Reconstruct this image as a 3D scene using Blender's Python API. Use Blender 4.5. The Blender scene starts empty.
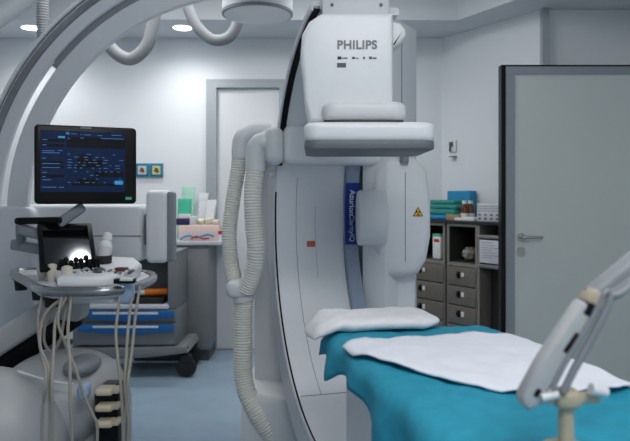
import bpy, bmesh, math, random
from mathutils import Vector, Matrix, noise
random.seed(7)
S = bpy.context.scene
COL = S.collection
PI = math.pi
F, CX, HY, CH = 640.0, 315.0, 198.0, 1.3      # focal length in pixels, centre column, horizon row, camera height


def W(px, py, Y):
    return Vector(((px - CX) / F * Y, Y, CH - (py - HY) / F * Y))


# ------------------------------------------------------------------ materials
def lin(c):
    return tuple(((v / 255) / 12.92 if v / 255 <= .04045 else ((v / 255 + .055) / 1.055) ** 2.4) for v in c)


def mat(name, rgb, rough=.5, metal=0.0, bump=0.0, scale=40.0, vary=0.03, emit=None, spec=.5, coat=0.0):
    m = bpy.data.materials.new(name)
    m.use_nodes = True
    nt = m.node_tree
    b = nt.nodes['Principled BSDF']
    c = lin(rgb)
    b.inputs['Roughness'].default_value = rough
    b.inputs['Metallic'].default_value = metal
    b.inputs['Specular IOR Level'].default_value = spec
    b.inputs['Coat Weight'].default_value = coat
    tc = nt.nodes.new('ShaderNodeTexCoord')
    nz = nt.nodes.new('ShaderNodeTexNoise')
    nz.inputs['Scale'].default_value = scale
    nz.inputs['Detail'].default_value = 4
    nt.links.new(tc.outputs['Object'], nz.inputs['Vector'])
    rp = nt.nodes.new('ShaderNodeValToRGB')
    lo = tuple(max(0, v * (1 - vary)) for v in c) + (1,)
    hi = tuple(min(1, v * (1 + vary)) for v in c) + (1,)
    rp.color_ramp.elements[0].color = lo
    rp.color_ramp.elements[1].color = hi
    rp.color_ramp.elements[0].position = .35
    rp.color_ramp.elements[1].position = .65
    nt.links.new(nz.outputs['Fac'], rp.inputs['Fac'])
    nt.links.new(rp.outputs['Color'], b.inputs['Base Color'])
    if bump:
        bp = nt.nodes.new('ShaderNodeBump')
        bp.inputs['Strength'].default_value = bump
        bp.inputs['Distance'].default_value = .01
        nt.links.new(nz.outputs['Fac'], bp.inputs['Height'])
        nt.links.new(bp.outputs['Normal'], b.inputs['Normal'])
    if emit:
        b.inputs['Emission Color'].default_value = lin(emit[0]) + (1,)
        b.inputs['Emission Strength'].default_value = emit[1]
    return m


M = dict(
    wall=mat('wall_paint', (222, 226, 230), .7, bump=.03, scale=120, vary=.01),
    ceil=mat('ceiling_paint', (206, 211, 216), .8, vary=.01),
    floor=mat('floor_vinyl', (142, 164, 182), .28, scale=6, vary=.06),
    base=mat('baseboard_vinyl', (70, 76, 80), .5),
    white=mat('white_enamel', (224, 227, 231), .33, vary=.01),
    white2=mat('white_plastic', (214, 217, 220), .45, vary=.01),
    arc=mat('pale_grey_enamel', (205, 208, 214), .35, vary=.01),
    grey=mat('mid_grey_plastic', (128, 133, 140), .45, vary=.02),
    bump=mat('bumper_grey', (104, 108, 114), .5),
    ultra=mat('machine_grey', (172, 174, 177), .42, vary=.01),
    bgrey=mat('blue_grey_plastic', (140, 155, 176), .4, vary=.02),
    dgrey=mat('dark_grey_plastic', (72, 76, 82), .45),
    track=mat('polished_track', (150, 153, 155), .22, metal=.8),
    black=mat('black_plastic', (12, 13, 15), .3, spec=.2),
    rubber=mat('black_rubber', (24, 25, 27), .7),
    steel=mat('brushed_steel', (168, 166, 160), .32, metal=.9, scale=90, vary=.06),
    cab=mat('taupe_cabinet', (112, 106, 98), .38, metal=.25, scale=30, vary=.05),
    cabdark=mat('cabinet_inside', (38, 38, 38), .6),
    cabframe=mat('cabinet_frame', (146, 142, 134), .4, metal=.4),
    top=mat('black_worktop', (28, 30, 34), .35),
    hose=mat('cream_hose', (222, 222, 216), .55, vary=.02),
    chose=mat('grey_hose', (140, 144, 148), .55, vary=.02),
    teal=mat('teal_drape', (22, 142, 170), .75, bump=.25, scale=28, vary=.08),
    sheet=mat('white_sheet', (226, 230, 240), .85, bump=.25, scale=24, vary=.02),
    pad=mat('white_padding', (226, 226, 230), .75, bump=.3, scale=30, vary=.03),
    door=mat('door_laminate', (196, 203, 200), .5, vary=.01, scale=4),
    doorg=mat('door_edge', (138, 145, 152), .45),
    frame=mat('door_frame_grey', (160, 166, 172), .45),
    cart=mat('cart_grey', (118, 120, 123), .5),
    counter=mat('counter_grey', (126, 128, 131), .5),
    blue=mat('drawer_blue', (14, 98, 164), .4),
    orange=mat('orange_plastic', (226, 120, 18), .5),
    label=mat('navy_label', (18, 52, 140), .45),
    ltext=mat('label_text', (205, 220, 240), .5),
    lettering=mat('grey_lettering', (120, 123, 128), .5),
    dmark=mat('dark_marking', (82, 84, 88), .5),
    navy=mat('navy_marking', (22, 30, 84), .5),
    red=mat('red_plastic', (196, 40, 34), .5),
    sticker=mat('orange_sticker', (196, 92, 72), .6),
    yellow=mat('warning_yellow', (228, 178, 40), .5),
    cable=mat('cable_cream', (146, 142, 134), .55),
    tan=mat('connector_tan', (202, 190, 168), .5),
    bone=mat('holder_bone', (206, 200, 188), .5),
    glass=mat('screen_glass', (8, 10, 14), .06, spec=.8),
    screen=mat('screen_lit', (3, 8, 18), .15, spec=.2, emit=((3, 34, 78), .5)),
    uidark=mat('screen_dark', (2, 3, 5), .15, spec=.2, emit=((3, 10, 24), .4)),
    uitext=mat('screen_text', (20, 40, 70), .2, emit=((84, 140, 210), .4)),
    uicyan=mat('screen_cyan', (20, 60, 80), .2, emit=((50, 160, 220), .6)),
    lamp=mat('lamp_glow', (255, 255, 255), .5, emit=((244, 248, 255), 14)),
    lampbright=mat('lamp_bright', (255, 255, 255), .5, emit=((250, 252, 255), 45)),
    lamptrim=mat('lamp_trim', (210, 212, 214), .4),
    green=mat('pack_green', (60, 178, 146), .5, scale=60, vary=.12),
    mint=mat('pack_mint', (168, 214, 198), .5, scale=60, vary=.08),
    bag=mat('clear_bag', (222, 224, 230), .3, scale=70, vary=.08, bump=.3),
    purple=mat('box_purple', (46, 36, 84), .5),
    cream=mat('pack_cream', (224, 216, 196), .6, scale=50, vary=.08),
    pink=mat('paper_pink', (232, 206, 198), .7),
    skyblue=mat('tubing_blue', (60, 148, 200), .4),
    tealbox=mat('folded_teal', (44, 136, 130), .8, bump=.3, scale=40, vary=.08),
    bluebox=mat('folded_blue', (34, 132, 178), .75, bump=.2, scale=40, vary=.08),
    kraft=mat('kraft_board', (150, 128, 100), .7),
    amber=mat('amber_glass', (84, 44, 26), .2),
    boxgrey=mat('carton_grey', (196, 198, 204), .6),
    cartonmark=mat('carton_mark', (112, 116, 128), .6),
    paper=mat('paper_white', (214, 216, 214), .7),
    picframe=mat('picture_frame_teal', (24, 118, 142), .5),
    piccream=mat('picture_ground', (206, 190, 150), .6, scale=60, vary=.2),
    picgreen=mat('picture_green', (92, 112, 40), .6),
    picred=mat('picture_red', (166, 66, 60), .6),
    beige=mat('clamp_beige', (178, 166, 146), .5),
    armgrey=mat('arm_grey', (170, 173, 176), .5),
    glove=mat('pouch_blue', (150, 176, 208), .6),
)

# ------------------------------------------------------------------ object helpers
WL = {}


def thing(name, label, cat, loc, group=None, kind=None):
    o = bpy.data.objects.new(name, None)
    o.empty_display_size = .05
    COL.objects.link(o)
    o.location = loc
    o['label'] = label
    o['category'] = cat
    if group:
        o['group'] = group
    if kind:
        o['kind'] = kind
    WL[o.name] = Vector(loc)
    return o


def obj(name, bm, m, parent=None, smooth=True, loc=None, angle=35):
    me = bpy.data.meshes.new(name)
    bmesh.ops.recalc_face_normals(bm, faces=bm.faces)
    bm.to_mesh(me)
    bm.free()
    for mm in (m if isinstance(m, (list, tuple)) else [m]):
        me.materials.append(mm)
    if smooth:
        me.shade_smooth()
        me.set_sharp_from_angle(angle=math.radians(angle))
    o = bpy.data.objects.new(name, me)
    COL.objects.link(o)
    if parent is not None:
        L = WL[parent.name]
        o.parent = parent
        me.transform(Matrix.Translation(-L))
        WL[o.name] = L
    else:
        if loc is None:
            n = len(me.vertices)
            c = sum((v.co for v in me.vertices), Vector()) / n
            loc = Vector((c.x, c.y, min(v.co.z for v in me.vertices)))
        loc = Vector(loc)
        me.transform(Matrix.Translation(-loc))
        o.location = loc
        WL[o.name] = loc
    return o


def tag(o, label, cat, group=None, kind=None):
    o['label'] = label
    o['category'] = cat
    if group:
        o['group'] = group
    if kind:
        o['kind'] = kind
    return o


def struct(name, bm, m, parent=None, smooth=False, label=None):
    o = obj(name, bm, m, parent, smooth)
    if parent is None:
        o['kind'] = 'structure'
        if label:
            o['label'] = label
            o['category'] = name.split('_')[0]
    return o


def dup(root, loc, label=None, group=None):
    r = root.copy()
    COL.objects.link(r)
    r.location = loc
    if label:
        r['label'] = label
    if group:
        r['group'] = group
    for ch in list(root.children):
        c = ch.copy()
        COL.objects.link(c)
        c.parent = r
        for g in ch.children:
            d = g.copy()
            COL.objects.link(d)
            d.parent = c
    return r


# ------------------------------------------------------------------ mesh helpers
def NB():
    return bmesh.new()


def box(bm, x0, x1, y0, y1, z0, z1, bev=0, seg=2, mi=0, mtx=None):
    r = bmesh.ops.create_cube(bm, size=1)
    vs = r['verts']
    for v in vs:
        v.co = Vector((x0 + (v.co.x + .5) * (x1 - x0), y0 + (v.co.y + .5) * (y1 - y0), z0 + (v.co.z + .5) * (z1 - z0)))
    fs = set(f for v in vs for f in v.link_faces)
    for f in fs:
        f.material_index = mi
    if bev:
        es = list(set(e for v in vs for e in v.link_edges))
        g = bmesh.ops.bevel(bm, geom=es, offset=bev, segments=seg, affect='EDGES', profile=.5)
        vs = list(set(g['verts']) | set(v for f in g['faces'] for v in f.verts))
        allv = set(vs)
        for f in list(allv)[0:1]:
            pass
        # gather the whole island
        st = list(allv)
        while st:
            v = st.pop()
            for e in v.link_edges:
                w = e.other_vert(v)
                if w not in allv:
                    allv.add(w)
                    st.append(w)
        vs = list(allv)
        for f in set(f for v in vs for f in v.link_faces):
            f.material_index = mi
    if mtx is not None:
        for v in vs:
            v.co = mtx @ v.co
    return vs


def frame_mtx(o, xdir, ydir=None):
    """A frame at o with local x along xdir and local z near world up."""
    x = Vector(xdir).normalized()
    up = Vector((0, 0, 1))
    if abs(x.dot(up)) > .98:
        up = Vector((0, 1, 0))
    y = up.cross(x).normalized()
    z = x.cross(y)
    m = Matrix((x, y, z)).transposed().to_4x4()
    m.translation = Vector(o)
    return m


def beam(bm, p0, p1, wy, wz, bev=0, seg=2, mi=0):
    p0, p1 = Vector(p0), Vector(p1)
    L = (p1 - p0).length
    return box(bm, 0, L, -wy / 2, wy / 2, -wz / 2, wz / 2, bev, seg, mi, frame_mtx(p0, p1 - p0))


def prism(bm, poly, d, mtx=None, bev=0, seg=2, mi=0):
    """poly: list of (x, z); extruded along +y by d."""
    a = [bm.verts.new((x, 0, z)) for x, z in poly]
    b = [bm.verts.new((x, d, z)) for x, z in poly]
    n = len(poly)
    fs = [bm.faces.new(a), bm.faces.new(b[::-1])]
    for i in range(n):
        fs.append(bm.faces.new((a[i], b[i], b[(i + 1) % n], a[(i + 1) % n])))
    vs = a + b
    for f in fs:
        f.material_index = mi
    if bev:
        bmesh.ops.recalc_face_normals(bm, faces=fs)
        es = [e for f in fs[:2] for e in f.edges]
        g = bmesh.ops.bevel(bm, geom=es, offset=bev, segments=seg, affect='EDGES', profile=.5)
        allv = set(v for f in g['faces'] for v in f.verts)
        st = list(allv)
        while st:
            v = st.pop()
            for e in v.link_edges:
                w = e.other_vert(v)
                if w not in allv:
                    allv.add(w)
                    st.append(w)
        vs = list(allv)
        for f in set(f for v in vs for f in v.link_faces):
            f.material_index = mi
    if mtx is not None:
        for v in vs:
            v.co = mtx @ v.co
    return vs


def cyl(bm, p0, p1, r0, r1=None, n=28, mi=0, bev=0):
    p0, p1 = Vector(p0), Vector(p1)
    r1 = r0 if r1 is None else r1
    m = frame_mtx(p0, p1 - p0)
    L = (p1 - p0).length
    prof = [(0, r0), (L, r1)]
    if bev:
        prof = [(0, r0 - bev), (bev * .3, r0 - bev * .3), (bev, r0), (L - bev, r1), (L - bev * .3, r1 - bev * .3), (L, r1 - bev)]
    lathe(bm, prof, m, n, mi)


def lathe(bm, prof, m, n=28, mi=0, cap=True, sy=1.0, sz=1.0):
    """prof: (x, r) along the local x axis of m."""
    rings = []
    for x, r in prof:
        rings.append([bm.verts.new(m @ Vector((x, sy * r * math.cos(2 * PI * k / n), sz * r * math.sin(2 * PI * k / n)))) for k in range(n)])
    for a, b in zip(rings, rings[1:]):
        for k in range(n):
            bm.faces.new((a[k], a[(k + 1) % n], b[(k + 1) % n], b[k])).material_index = mi
    if cap:
        bm.faces.new(rings[0][::-1]).material_index = mi
        bm.faces.new(rings[-1]).material_index = mi


def smooth_path(pts, n=8):
    P = [Vector(p) for p in pts]
    out = []
    for i in range(len(P) - 1):
        p0, p1, p2, p3 = P[max(i - 1, 0)], P[i], P[i + 1], P[min(i + 2, len(P) - 1)]
        for k in range(n):
            t = k / n
            out.append(.5 * ((2 * p1) + (p2 - p0) * t + (2 * p0 - 5 * p1 + 4 * p2 - p3) * t * t + (3 * p1 - p0 - 3 * p2 + p3) * t ** 3))
    out.append(P[-1])
    return out


def resample(pts, step):
    out = [pts[0]]
    acc = 0
    for a, b in zip(pts, pts[1:]):
        L = (b - a).length
        d = step - acc
        while d <= L:
            out.append(a.lerp(b, d / L))
            d += step
        acc = (acc + L) % step if L else acc
    out.append(pts[-1])
    return out


def tube(bm, pts, r, n=12, sub=8, ridge=0, pitch=.012, mi=0):
    P = smooth_path(pts, sub)
    if ridge:
        P = resample(P, pitch / 4)
    T = [(P[min(i + 1, len(P) - 1)] - P[max(i - 1, 0)]).normalized() for i in range(len(P))]
    u = Vector((0, 1, 0)) if abs(T[0].y) < .9 else Vector((1, 0, 0))
    rings = []
    for i, p in enumerate(P):
        u = (u - T[i] * u.dot(T[i])).normalized()
        v = T[i].cross(u)
        rr = r + (ridge * (0, 1, 1, 0)[i % 4] if ridge else 0)
        rings.append([bm.verts.new(p + (u * math.cos(2 * PI * k / n) + v * math.sin(2 * PI * k / n)) * rr) for k in range(n)])
    for a, b in zip(rings, rings[1:]):
        for k in range(n):
            bm.faces.new((a[k], a[(k + 1) % n], b[(k + 1) % n], b[k])).material_index = mi
    bm.faces.new(rings[0][::-1])
    bm.faces.new(rings[-1])


def arcbar(bm, O, d, w, r0, r1, w0, w1, t0, t1, n=64, mi=0, bev=.006):
    """Bar of chamfered box section swept round a circle: centre O, plane spanned by d and up, width axis w."""
    O, d, w = Vector(O), Vector(d).normalized(), Vector(w).normalized()
    c = bev
    sec = [(r0 + c, w0), (r0, w0 + c), (r0, w1 - c), (r0 + c, w1), (r1 - c, w1), (r1, w1 - c), (r1, w0 + c), (r1 - c, w0)]
    rings = []
    for i in range(n + 1):
        t = math.radians(t0 + (t1 - t0) * i / n)
        e = d * math.cos(t) + Vector((0, 0, 1)) * math.sin(t)
        rings.append([bm.verts.new(O + e * r + w * ww) for r, ww in sec])
    for a, b in zip(rings, rings[1:]):
        for k in range(8):
            bm.faces.new((a[k], a[(k + 1) % 8], b[(k + 1) % 8], b[k])).material_index = mi
    bm.faces.new(rings[0][::-1])
    bm.faces.new(rings[-1])


def blob(bm, c, rx, ry, rz, p=2.0, nu=32, nv=18, mi=0, zmin=None):
    """Superellipsoid."""
    f = lambda v: math.copysign(abs(v) ** (2 / p), v)
    rows = []
    for j in range(nv + 1):
        a = -PI / 2 + PI * j / nv
        row = []
        for i in range(nu):
            b = 2 * PI * i / nu
            z = rz * f(math.sin(a))
            if zmin is not None:
                z = max(z, zmin)
            row.append(bm.verts.new((c[0] + rx * f(math.cos(a)) * f(math.cos(b)), c[1] + ry * f(math.cos(a)) * f(math.sin(b)), c[2] + z)))
        rows.append(row)
    for a, b in zip(rows, rows[1:]):
        for i in range(nu):
            bm.faces.new((a[i], a[(i + 1) % nu], b[(i + 1) % nu], b[i])).material_index = mi
    vs = [v for r in rows for v in r]
    bmesh.ops.remove_doubles(bm, verts=vs, dist=1e-5)


def rrect(x0, x1, z0, z1, r, n=6):
    pts = []
    for cx, cz, a in ((x1 - r, z1 - r, 0), (x0 + r, z1 - r, 90), (x0 + r, z0 + r, 180), (x1 - r, z0 + r, 270)):
        for k in range(n + 1):
            t = math.radians(a + 90 * k / n)
            pts.append((cx + r * math.cos(t), cz + r * math.sin(t)))
    return pts


def vprism(bm, poly, z0, z1, bev=0, seg=2, mi=0):
    """poly: plan outline (x, y), extruded upward."""
    m = Matrix(((1, 0, 0, 0), (0, 0, 1, 0), (0, 1, 0, z0), (0, 0, 0, 1)))
    return prism(bm, poly, z1 - z0, m, bev, seg, mi)


def text(name, body, size, m, mtx, parent, extrude=.0008, bold=0.0, spacing=1.0, align='CENTER'):
    c = bpy.data.curves.new(name, 'FONT')
    c.body = body
    c.size = size
    c.extrude = extrude
    c.offset = bold
    c.space_character = spacing
    c.align_x = align
    c.align_y = 'CENTER'
    tmp = bpy.data.objects.new('lettering_source', c)
    COL.objects.link(tmp)
    dg = bpy.context.evaluated_depsgraph_get()
    me = bpy.data.meshes.new_from_object(tmp.evaluated_get(dg))
    bpy.data.objects.remove(tmp)
    bpy.data.curves.remove(c)
    bm = NB()
    bm.from_mesh(me)
    bpy.data.meshes.remove(me)
    for v in bm.verts:
        v.co = mtx @ v.co
    return obj(name, bm, m, parent, smooth=False)


FACE = Matrix(((1, 0, 0, 0), (0, 0, -1, 0), (0, 1, 0, 0), (0, 0, 0, 1)))   # text plane -> facing -Y


# ------------------------------------------------------------------ the room
BY = 5.5
room = [(-3.2, BY), (1.09, BY), (1.64, 4.66), (2.3, 4.66), (2.3, -1.2), (-3.2, -1.2)]
tray = [(-2.6, 4.9), (1.1, 4.93), (1.384, 4.43), (1.75, 3.75), (1.75, -.7), (-2.6, -.7)]
CZ, TZ = 2.67, 2.95

bm = NB()
box(bm, -3.4, 2.5, -1.4, BY + .2, -.1, 0)
struct('floor', bm, M['floor'])

bm = NB()
o_ = [bm.verts.new((x, y, CZ)) for x, y in room]
i_ = [bm.verts.new((x, y, CZ)) for x, y in tray]
t_ = [bm.verts.new((x, y, TZ)) for x, y in tray]
for k in range(6):
    j = (k + 1) % 6
    bm.faces.new((o_[k], o_[j], i_[j], i_[k]))
    bm.faces.new((i_[k], i_[j], t_[j], t_[k]))
bm.faces.new(t_)
struct('ceiling', bm, M['ceil'])


def wall(name, a, b, z1=CZ + .3, t=.12):
    a, b = Vector((a[0], a[1], 0)), Vector((b[0], b[1], 0))
    m = frame_mtx(a, b - a)
    L = (b - a).length
    bm = NB()
    box(bm, -.0, L, 0, t, -.02, CZ, mtx=m)
    return struct(name, bm, M['wall'])


wall('wall_back', room[0], room[1])
wall('wall_corner', room[1], room[2])
wall('wall_alcove', room[2], room[3])
wall('wall_right', room[3], room[4])
wall('wall_front', room[4], room[5])
wall('wall_left', room[5], room[0])

bm = NB()                                         # corner post where the alcove wall begins
beam(bm, (1.66, 4.63, 0), (1.66, 4.63, CZ), .05, .05, .004)
struct('trim_1', bm, M['frame'])
bm = NB()
box(bm, -3.2, W(206, 0, BY).x, BY - .015, BY, 0, .09, .004)
struct('baseboard_back', bm, M['base'])

# closed white door in the back wall, wide grey frame
dl, dr, dt = W(207, 0, BY).x, W(290, 0, BY).x, W(0, 80, BY).z
bm = NB()
prism(bm, [(dl, 0), (dl, dt), (dr, dt), (dr, 0), (dr - .09, 0), (dr - .09, dt - .075), (dl + .09, dt - .075), (dl + .09, 0)], .05,
      Matrix.Translation((0, BY - .05, 0)), .004)
d1 = struct('door_1', bm, M['frame'], label='white flush door with wide grey frame in back wall')
bm = NB()
box(bm, dl + .09, dr - .09, BY - .012, BY - .002, .01, dt - .075)
struct('door_leaf', bm, M['white2'], d1)
bm = NB()
hz = 1.05
cyl(bm, (dr - .15, BY - .012, hz), (dr - .15, BY - .05, hz), .011)
beam(bm, (dr - .15, BY - .05, hz), (dr - .27, BY - .05, hz), .016, .016, .004)
struct('door_handle', bm, M['steel'], d1, True)

# the big pale door leaf standing open at right
DY = 4.15
xl, xr, zt = W(501, 0, DY).x, 2.28, W(0, 65, DY).z
bm = NB()
box(bm, xl + .03, xr, DY, DY + .055, .012, zt - .012)
d2 = struct('door_2', bm, M['door'], label='pale green grey door leaf standing open with dark sealed edge')
bm = NB()
e = .011
prism(bm, [(xl, .012), (xl, zt), (xr, zt), (xr, zt - e), (xl + .03, zt - e), (xl + .03, .012)], .065, Matrix.Translation((0, DY - .006, 0)))
struct('door_seal', bm, M['black'], d2)['label'] = 'black sealing edge'
bm = NB()
g0 = xl + .026
prism(bm, [(g0, .012), (g0, zt - .011), (xr, zt - .011), (xr, zt - .062), (g0 + .062, zt - .062), (g0 + .062, .012)], .006, Matrix.Translation((0, DY - .006, 0)))
struct('edge_band', bm, M['doorg'], d2)['label'] = 'blue grey edging strip'
bm = NB()
h = W(521, 237, DY)
prism(bm, rrect(h.x - .024, h.x + .024, h.z - .026, h.z + .026, .02), .008, Matrix.Translation((0, DY - .008, 0)))
cyl(bm, (h.x, DY - .005, h.z), (h.x, DY - .055, h.z), .010)
cyl(bm, (h.x - .008, DY - .052, h.z), (h.x + .125, DY - .052, h.z), .0095, bev=.004)
struct('door_handle', bm, M['steel'], d2, True)
bm = NB()
prism(bm, rrect(h.x - .024, h.x + .024, h.z - .125, h.z - .065, .02), .007, Matrix.Translation((0, DY - .007, 0)))
struct('lock_plate', bm, M['steel'], d2, True)

# ------------------------------------------------------------------ ceiling fittings
for k, (px, lab) in enumerate(((-20, 'round recessed ceiling downlight beside the left wall edge'), (30, 'lit round ceiling downlight behind the tall ridged hose'),
                               (182, 'lit round ceiling downlight between the two hanging hose loops'), (345, 'round ceiling downlight above the closed door'))):
    if k in (0, 3):
        continue
    p = W(px, 25, 5.12)
    t = thing('downlight', lab, 'ceiling light', (p.x, 5.14, CZ - .008), 'recessed ceiling downlights')
    bm = NB()
    cyl(bm, (p.x, 5.14, CZ - .004), (p.x, 5.14, CZ + .0), .082, n=40)
    obj('trim_ring', bm, M['lamptrim'], t)
    bm = NB()
    cyl(bm, (p.x, 5.14, CZ - .007), (p.x, 5.14, CZ - .003), .070, n=40)
    obj('lens', bm, M['lamp'], t)

# ceiling hub drum
c = Vector(((257.5 - CX) / F * 3.75, 3.75, 0))
t = thing('ceiling_boom_hub', 'pale round drum hanging from ceiling above the closed door', 'ceiling boom', (c.x, c.y, TZ))
zb = W(0, 13, 3.75).z
bm = NB()
cyl(bm, (c.x, c.y, zb), (c.x, c.y, TZ), .205, n=56)
obj('drum', bm, M['white2'], t)
bm = NB()
cyl(bm, (c.x, c.y, zb - .012), (c.x, c.y, zb + .004), .208, n=56)
obj('rim_seal', bm, M['grey'], t)
bm = NB()
cyl(bm, (c.x, c.y, zb - .016), (c.x, c.y, zb - .006), .196, n=56)
obj('bottom_cover', bm, M['white2'], t)

# white boom arm, top left
bm = NB()
a, b = W(-75, 72, 3.0), W(82, -45, 3.2)
cyl(bm, a, b, .048, n=32, bev=.02)
cyl(bm, b - Vector((0, 0, .0)), (b.x, b.y, TZ), .04)
tag(obj('tubular_boom', bm, M['white2']), 'thick white tubular ceiling arm crossing the top left corner', 'ceiling boom')

# hanging hoses
bm = NB()
tube(bm, [Vector((-1.657, 3.9, TZ)), W(43, 0, 3.9), W(43, 30, 3.9), W(47, 52, 3.9), W(62, 66, 3.9)], .033, 18, ridge=.004, pitch=.016)
tag(obj('ridged_hose', bm, M['chose']), 'upright ridged grey hose dropping behind the big pale arc', 'hose')
bm = NB()
tube(bm, [Vector((-1.344, 4.0, TZ)), W(101, 10, 4.0), W(106, 38, 4.0), W(116, 53, 4.0), W(131, 59, 4.0), W(146, 47, 4.0), W(152, 28, 4.0), W(155, 5, 4.0), Vector((-.99, 4.0, TZ))], .040, 20)
tag(obj('looped_hose', bm, M['chose']), 'grey hose sagging in a full U loop under the pale arc', 'hose', 'looped hoses below the ceiling')
bm = NB()
tube(bm, [Vector((-.835, 4.05, TZ)), W(186, -5, 4.05), W(191, 15, 4.05), W(200, 30, 4.05), W(214, 40, 4.05), W(229, 37, 4.05), W(238, 22, 4.05), W(242, 0, 4.05), Vector((-.455, 4.05, TZ))], .036, 20)
tag(obj('looped_hose', bm, M['chose']), 'grey hose loop hanging partly behind the round ceiling drum', 'hose', 'looped hoses below the ceiling')

# ------------------------------------------------------------------ lateral C-arm (ceiling hung, left)
LO = Vector((-.349, 3.4, 1.207))
ld, lw, R = Vector((-1, .0, 0)), Vector((0, 1, 0)), 1.153
t = thing('lateral_imaging_arm', 'pale double ring imaging arm arching from upper left down to white detector box', 'imaging arm', (LO.x, 3.4, TZ))
bm = NB()
arcbar(bm, LO, ld, lw, R, R + .110, -.06, -.02, -8, 96, 90)
obj('inner_arc', bm, M['arc'], t)
bm = NB()
arcbar(bm, LO, ld, lw, R + .151, R + .262, -.05, -.02, -20, 96, 90)
obj('outer_arc', bm, M['arc'], t)
bm = NB()
arcbar(bm, LO, ld, lw, R + .262, R + .272, -.045, -.02, -20, 96, 90, bev=.002)
arcbar(bm, LO, ld, lw, R + .215, R + .252, -.056, -.046, -20, 96, 90, bev=.002)
obj('arc_track', bm, M['track'], t)['label'] = 'shiny running track'
bm = NB()
arcbar(bm, LO, ld, lw, R + .268, R + .285, -.06, -.01, -20, 96, 90, bev=.003)
obj('outer_rim', bm, M['white2'], t)
bm = NB()
arcbar(bm, LO, ld, lw, R + .10, R + .16, -.035, .0, 38.5, 96, 50, bev=.002)
obj('arc_web', bm, M['grey'], t)['label'] = 'grey filler web between the rings'
bm = NB()
box(bm, LO.x - .2, LO.x + .35, 3.2, 3.65, 2.52, TZ, .03)
obj('ceiling_carriage', bm, M['white2'], t)
# detector arm: a long white box with a rounded head
bm = NB()
a, b = W(-4, 205, 3.4), W(141, 262, 3.4)
prism(bm, rrect(a.x, b.x, b.z, a.z, .025), .3, Matrix.Translation((0, 3.4, 0)), .02, 3)
obj('detector_housing', bm, M['white'], t)
bm = NB()
s = W(0, 236, 3.4).z
box(bm, a.x + .02, b.x - .003, 3.397, 3.41, s - .002, s + .002)
box(bm, W(18, 0, 3.4).x - .002, W(18, 0, 3.4).x + .002, 3.397, 3.41, b.z + .02, a.z - .02)
obj('housing_seam', bm, M['dgrey'], t)
bm = NB()
a2, b2 = W(146, 190, 3.38), W(168, 263, 3.38)
box(bm, W(140, 0, 3.38).x, W(150, 0, 3.38).x, 3.46, 3.6, W(0, 246, 3.4).z, W(0, 214, 3.4).z, .01)
obj('neck', bm, M['grey'], t)
bm = NB()
prism(bm, rrect(a2.x, b2.x, b2.z, a2.z, .03), .16, Matrix.Translation((0, 3.36, 0)), .025, 3)
obj('detector_head', bm, M['white'], t)
bm = NB()
prism(bm, rrect(b2.x - .004, W(173, 0, 3.38).x, b2.z + .008, a2.z - .008, .012), .10, Matrix.Translation((0, 3.37, 0)), .008, 2)
obj('head_faceplate', bm, M['grey'], t)['label'] = 'mid grey face of the detector head'
bm = NB()
a, b = W(-70, 206, 3.33), W(34, 332, 3.33)
prism(bm, rrect(a.x, b.x, b.z, a.z, .06), .35, Matrix.Translation((0, 3.325, 0)), .02, 3)
obj('lower_housing', bm, M['arc'], t)

# ------------------------------------------------------------------ frontal C-arm on its floor stand
O = Vector((.195, 2.251, 1.2024))
fd = Vector((-.2757, .9612, 0)).normalized()
fw = Vector((.9612, .2757, 0)).normalized()
FR = .8035
t = thing('floor_imaging_arm', 'tall white floor standing C shaped imaging arm with square detector above table', 'imaging arm', (-.05, 3.3, 0))


def FP(r, tdeg, w):
    a = math.radians(tdeg)
    return O + (fd * math.cos(a) + Vector((0, 0, 1)) * math.sin(a)) * r + fw * w


bm = NB()
arcbar(bm, O, fd, fw, FR, FR + .03, -.170, .171, -86, 80, 90, bev=.006)
obj('main_arc', bm, M['white'], t)
bm = NB()
arcbar(bm, O, fd, fw, FR - .003, FR + .01, -.168, -.160, -86, 9, 60, bev=.001)
arcbar(bm, O, fd, fw, FR - .008, FR + .01, -.168, -.142, 18, 80, 60, bev=.002)
obj('arc_groove', bm, M['black'], t)['label'] = 'black running groove'
bm = NB()
arcbar(bm, O, fd, fw, FR - .010, FR + .02, -.178, -.169, -86, 80, 90, bev=.004)
obj('arc_edge_rail', bm, M['arc'], t)
bm = NB()
arcbar(bm, O, fd, fw, FR - .0015, FR + .01, -.066, -.064, -61, 14, 60, bev=.0004)
arcbar(bm, O, fd, fw, FR - .0015, FR + .01, .028, .029, -20, 4, 30, bev=.0002)
arcbar(bm, O, fd, fw, FR - .0015, FR + .01, -.15, .16, -61.2, -61, 2, bev=.0002)
obj('panel_seam', bm, M['grey'], t)
bm = NB()
arcbar(bm, O, fd, fw, FR - .03, FR + .04, .168, .235, -86, 50, 90, bev=.006)
obj('side_rail', bm, M['bgrey'], t)['label'] = 'blue grey side rail'
# navy label on the rail
tz0 = math.degrees(math.asin((W(0, 247, 2.95).z - O.z) / FR))
tz1 = math.degrees(math.asin((W(0, 181, 2.95).z - O.z) / FR))
bm = NB()
arcbar(bm, O, fd, fw, FR - .034, FR - .02, .167, .2355, tz0, tz1, 30, bev=.001)
lab = obj('name_label', bm, M['label'], t)
lab['label'] = 'navy blue name strip'
for body, size, yc, bold in (('Azurion', .0375, 202, .0010), ('ClarityIQ', .034, 229.5, .0)):
    an = math.asin((W(0, yc, 2.95).z - O.z) / FR)
    xt = Vector((0, 0, -1)) * math.cos(an) + fd * math.sin(an)       # reads downward
    zt_ = -(fd * math.cos(an) + Vector((0, 0, 1)) * math.sin(an))    # faces the middle of the arc
    tm = Matrix((xt, zt_.cross(xt), zt_)).transposed().to_4x4()
    tm.translation = FP(FR - .038, math.degrees(an), .198)
    text('lettering', body, size, M['ltext'], tm, lab, bold=bold)
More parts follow.
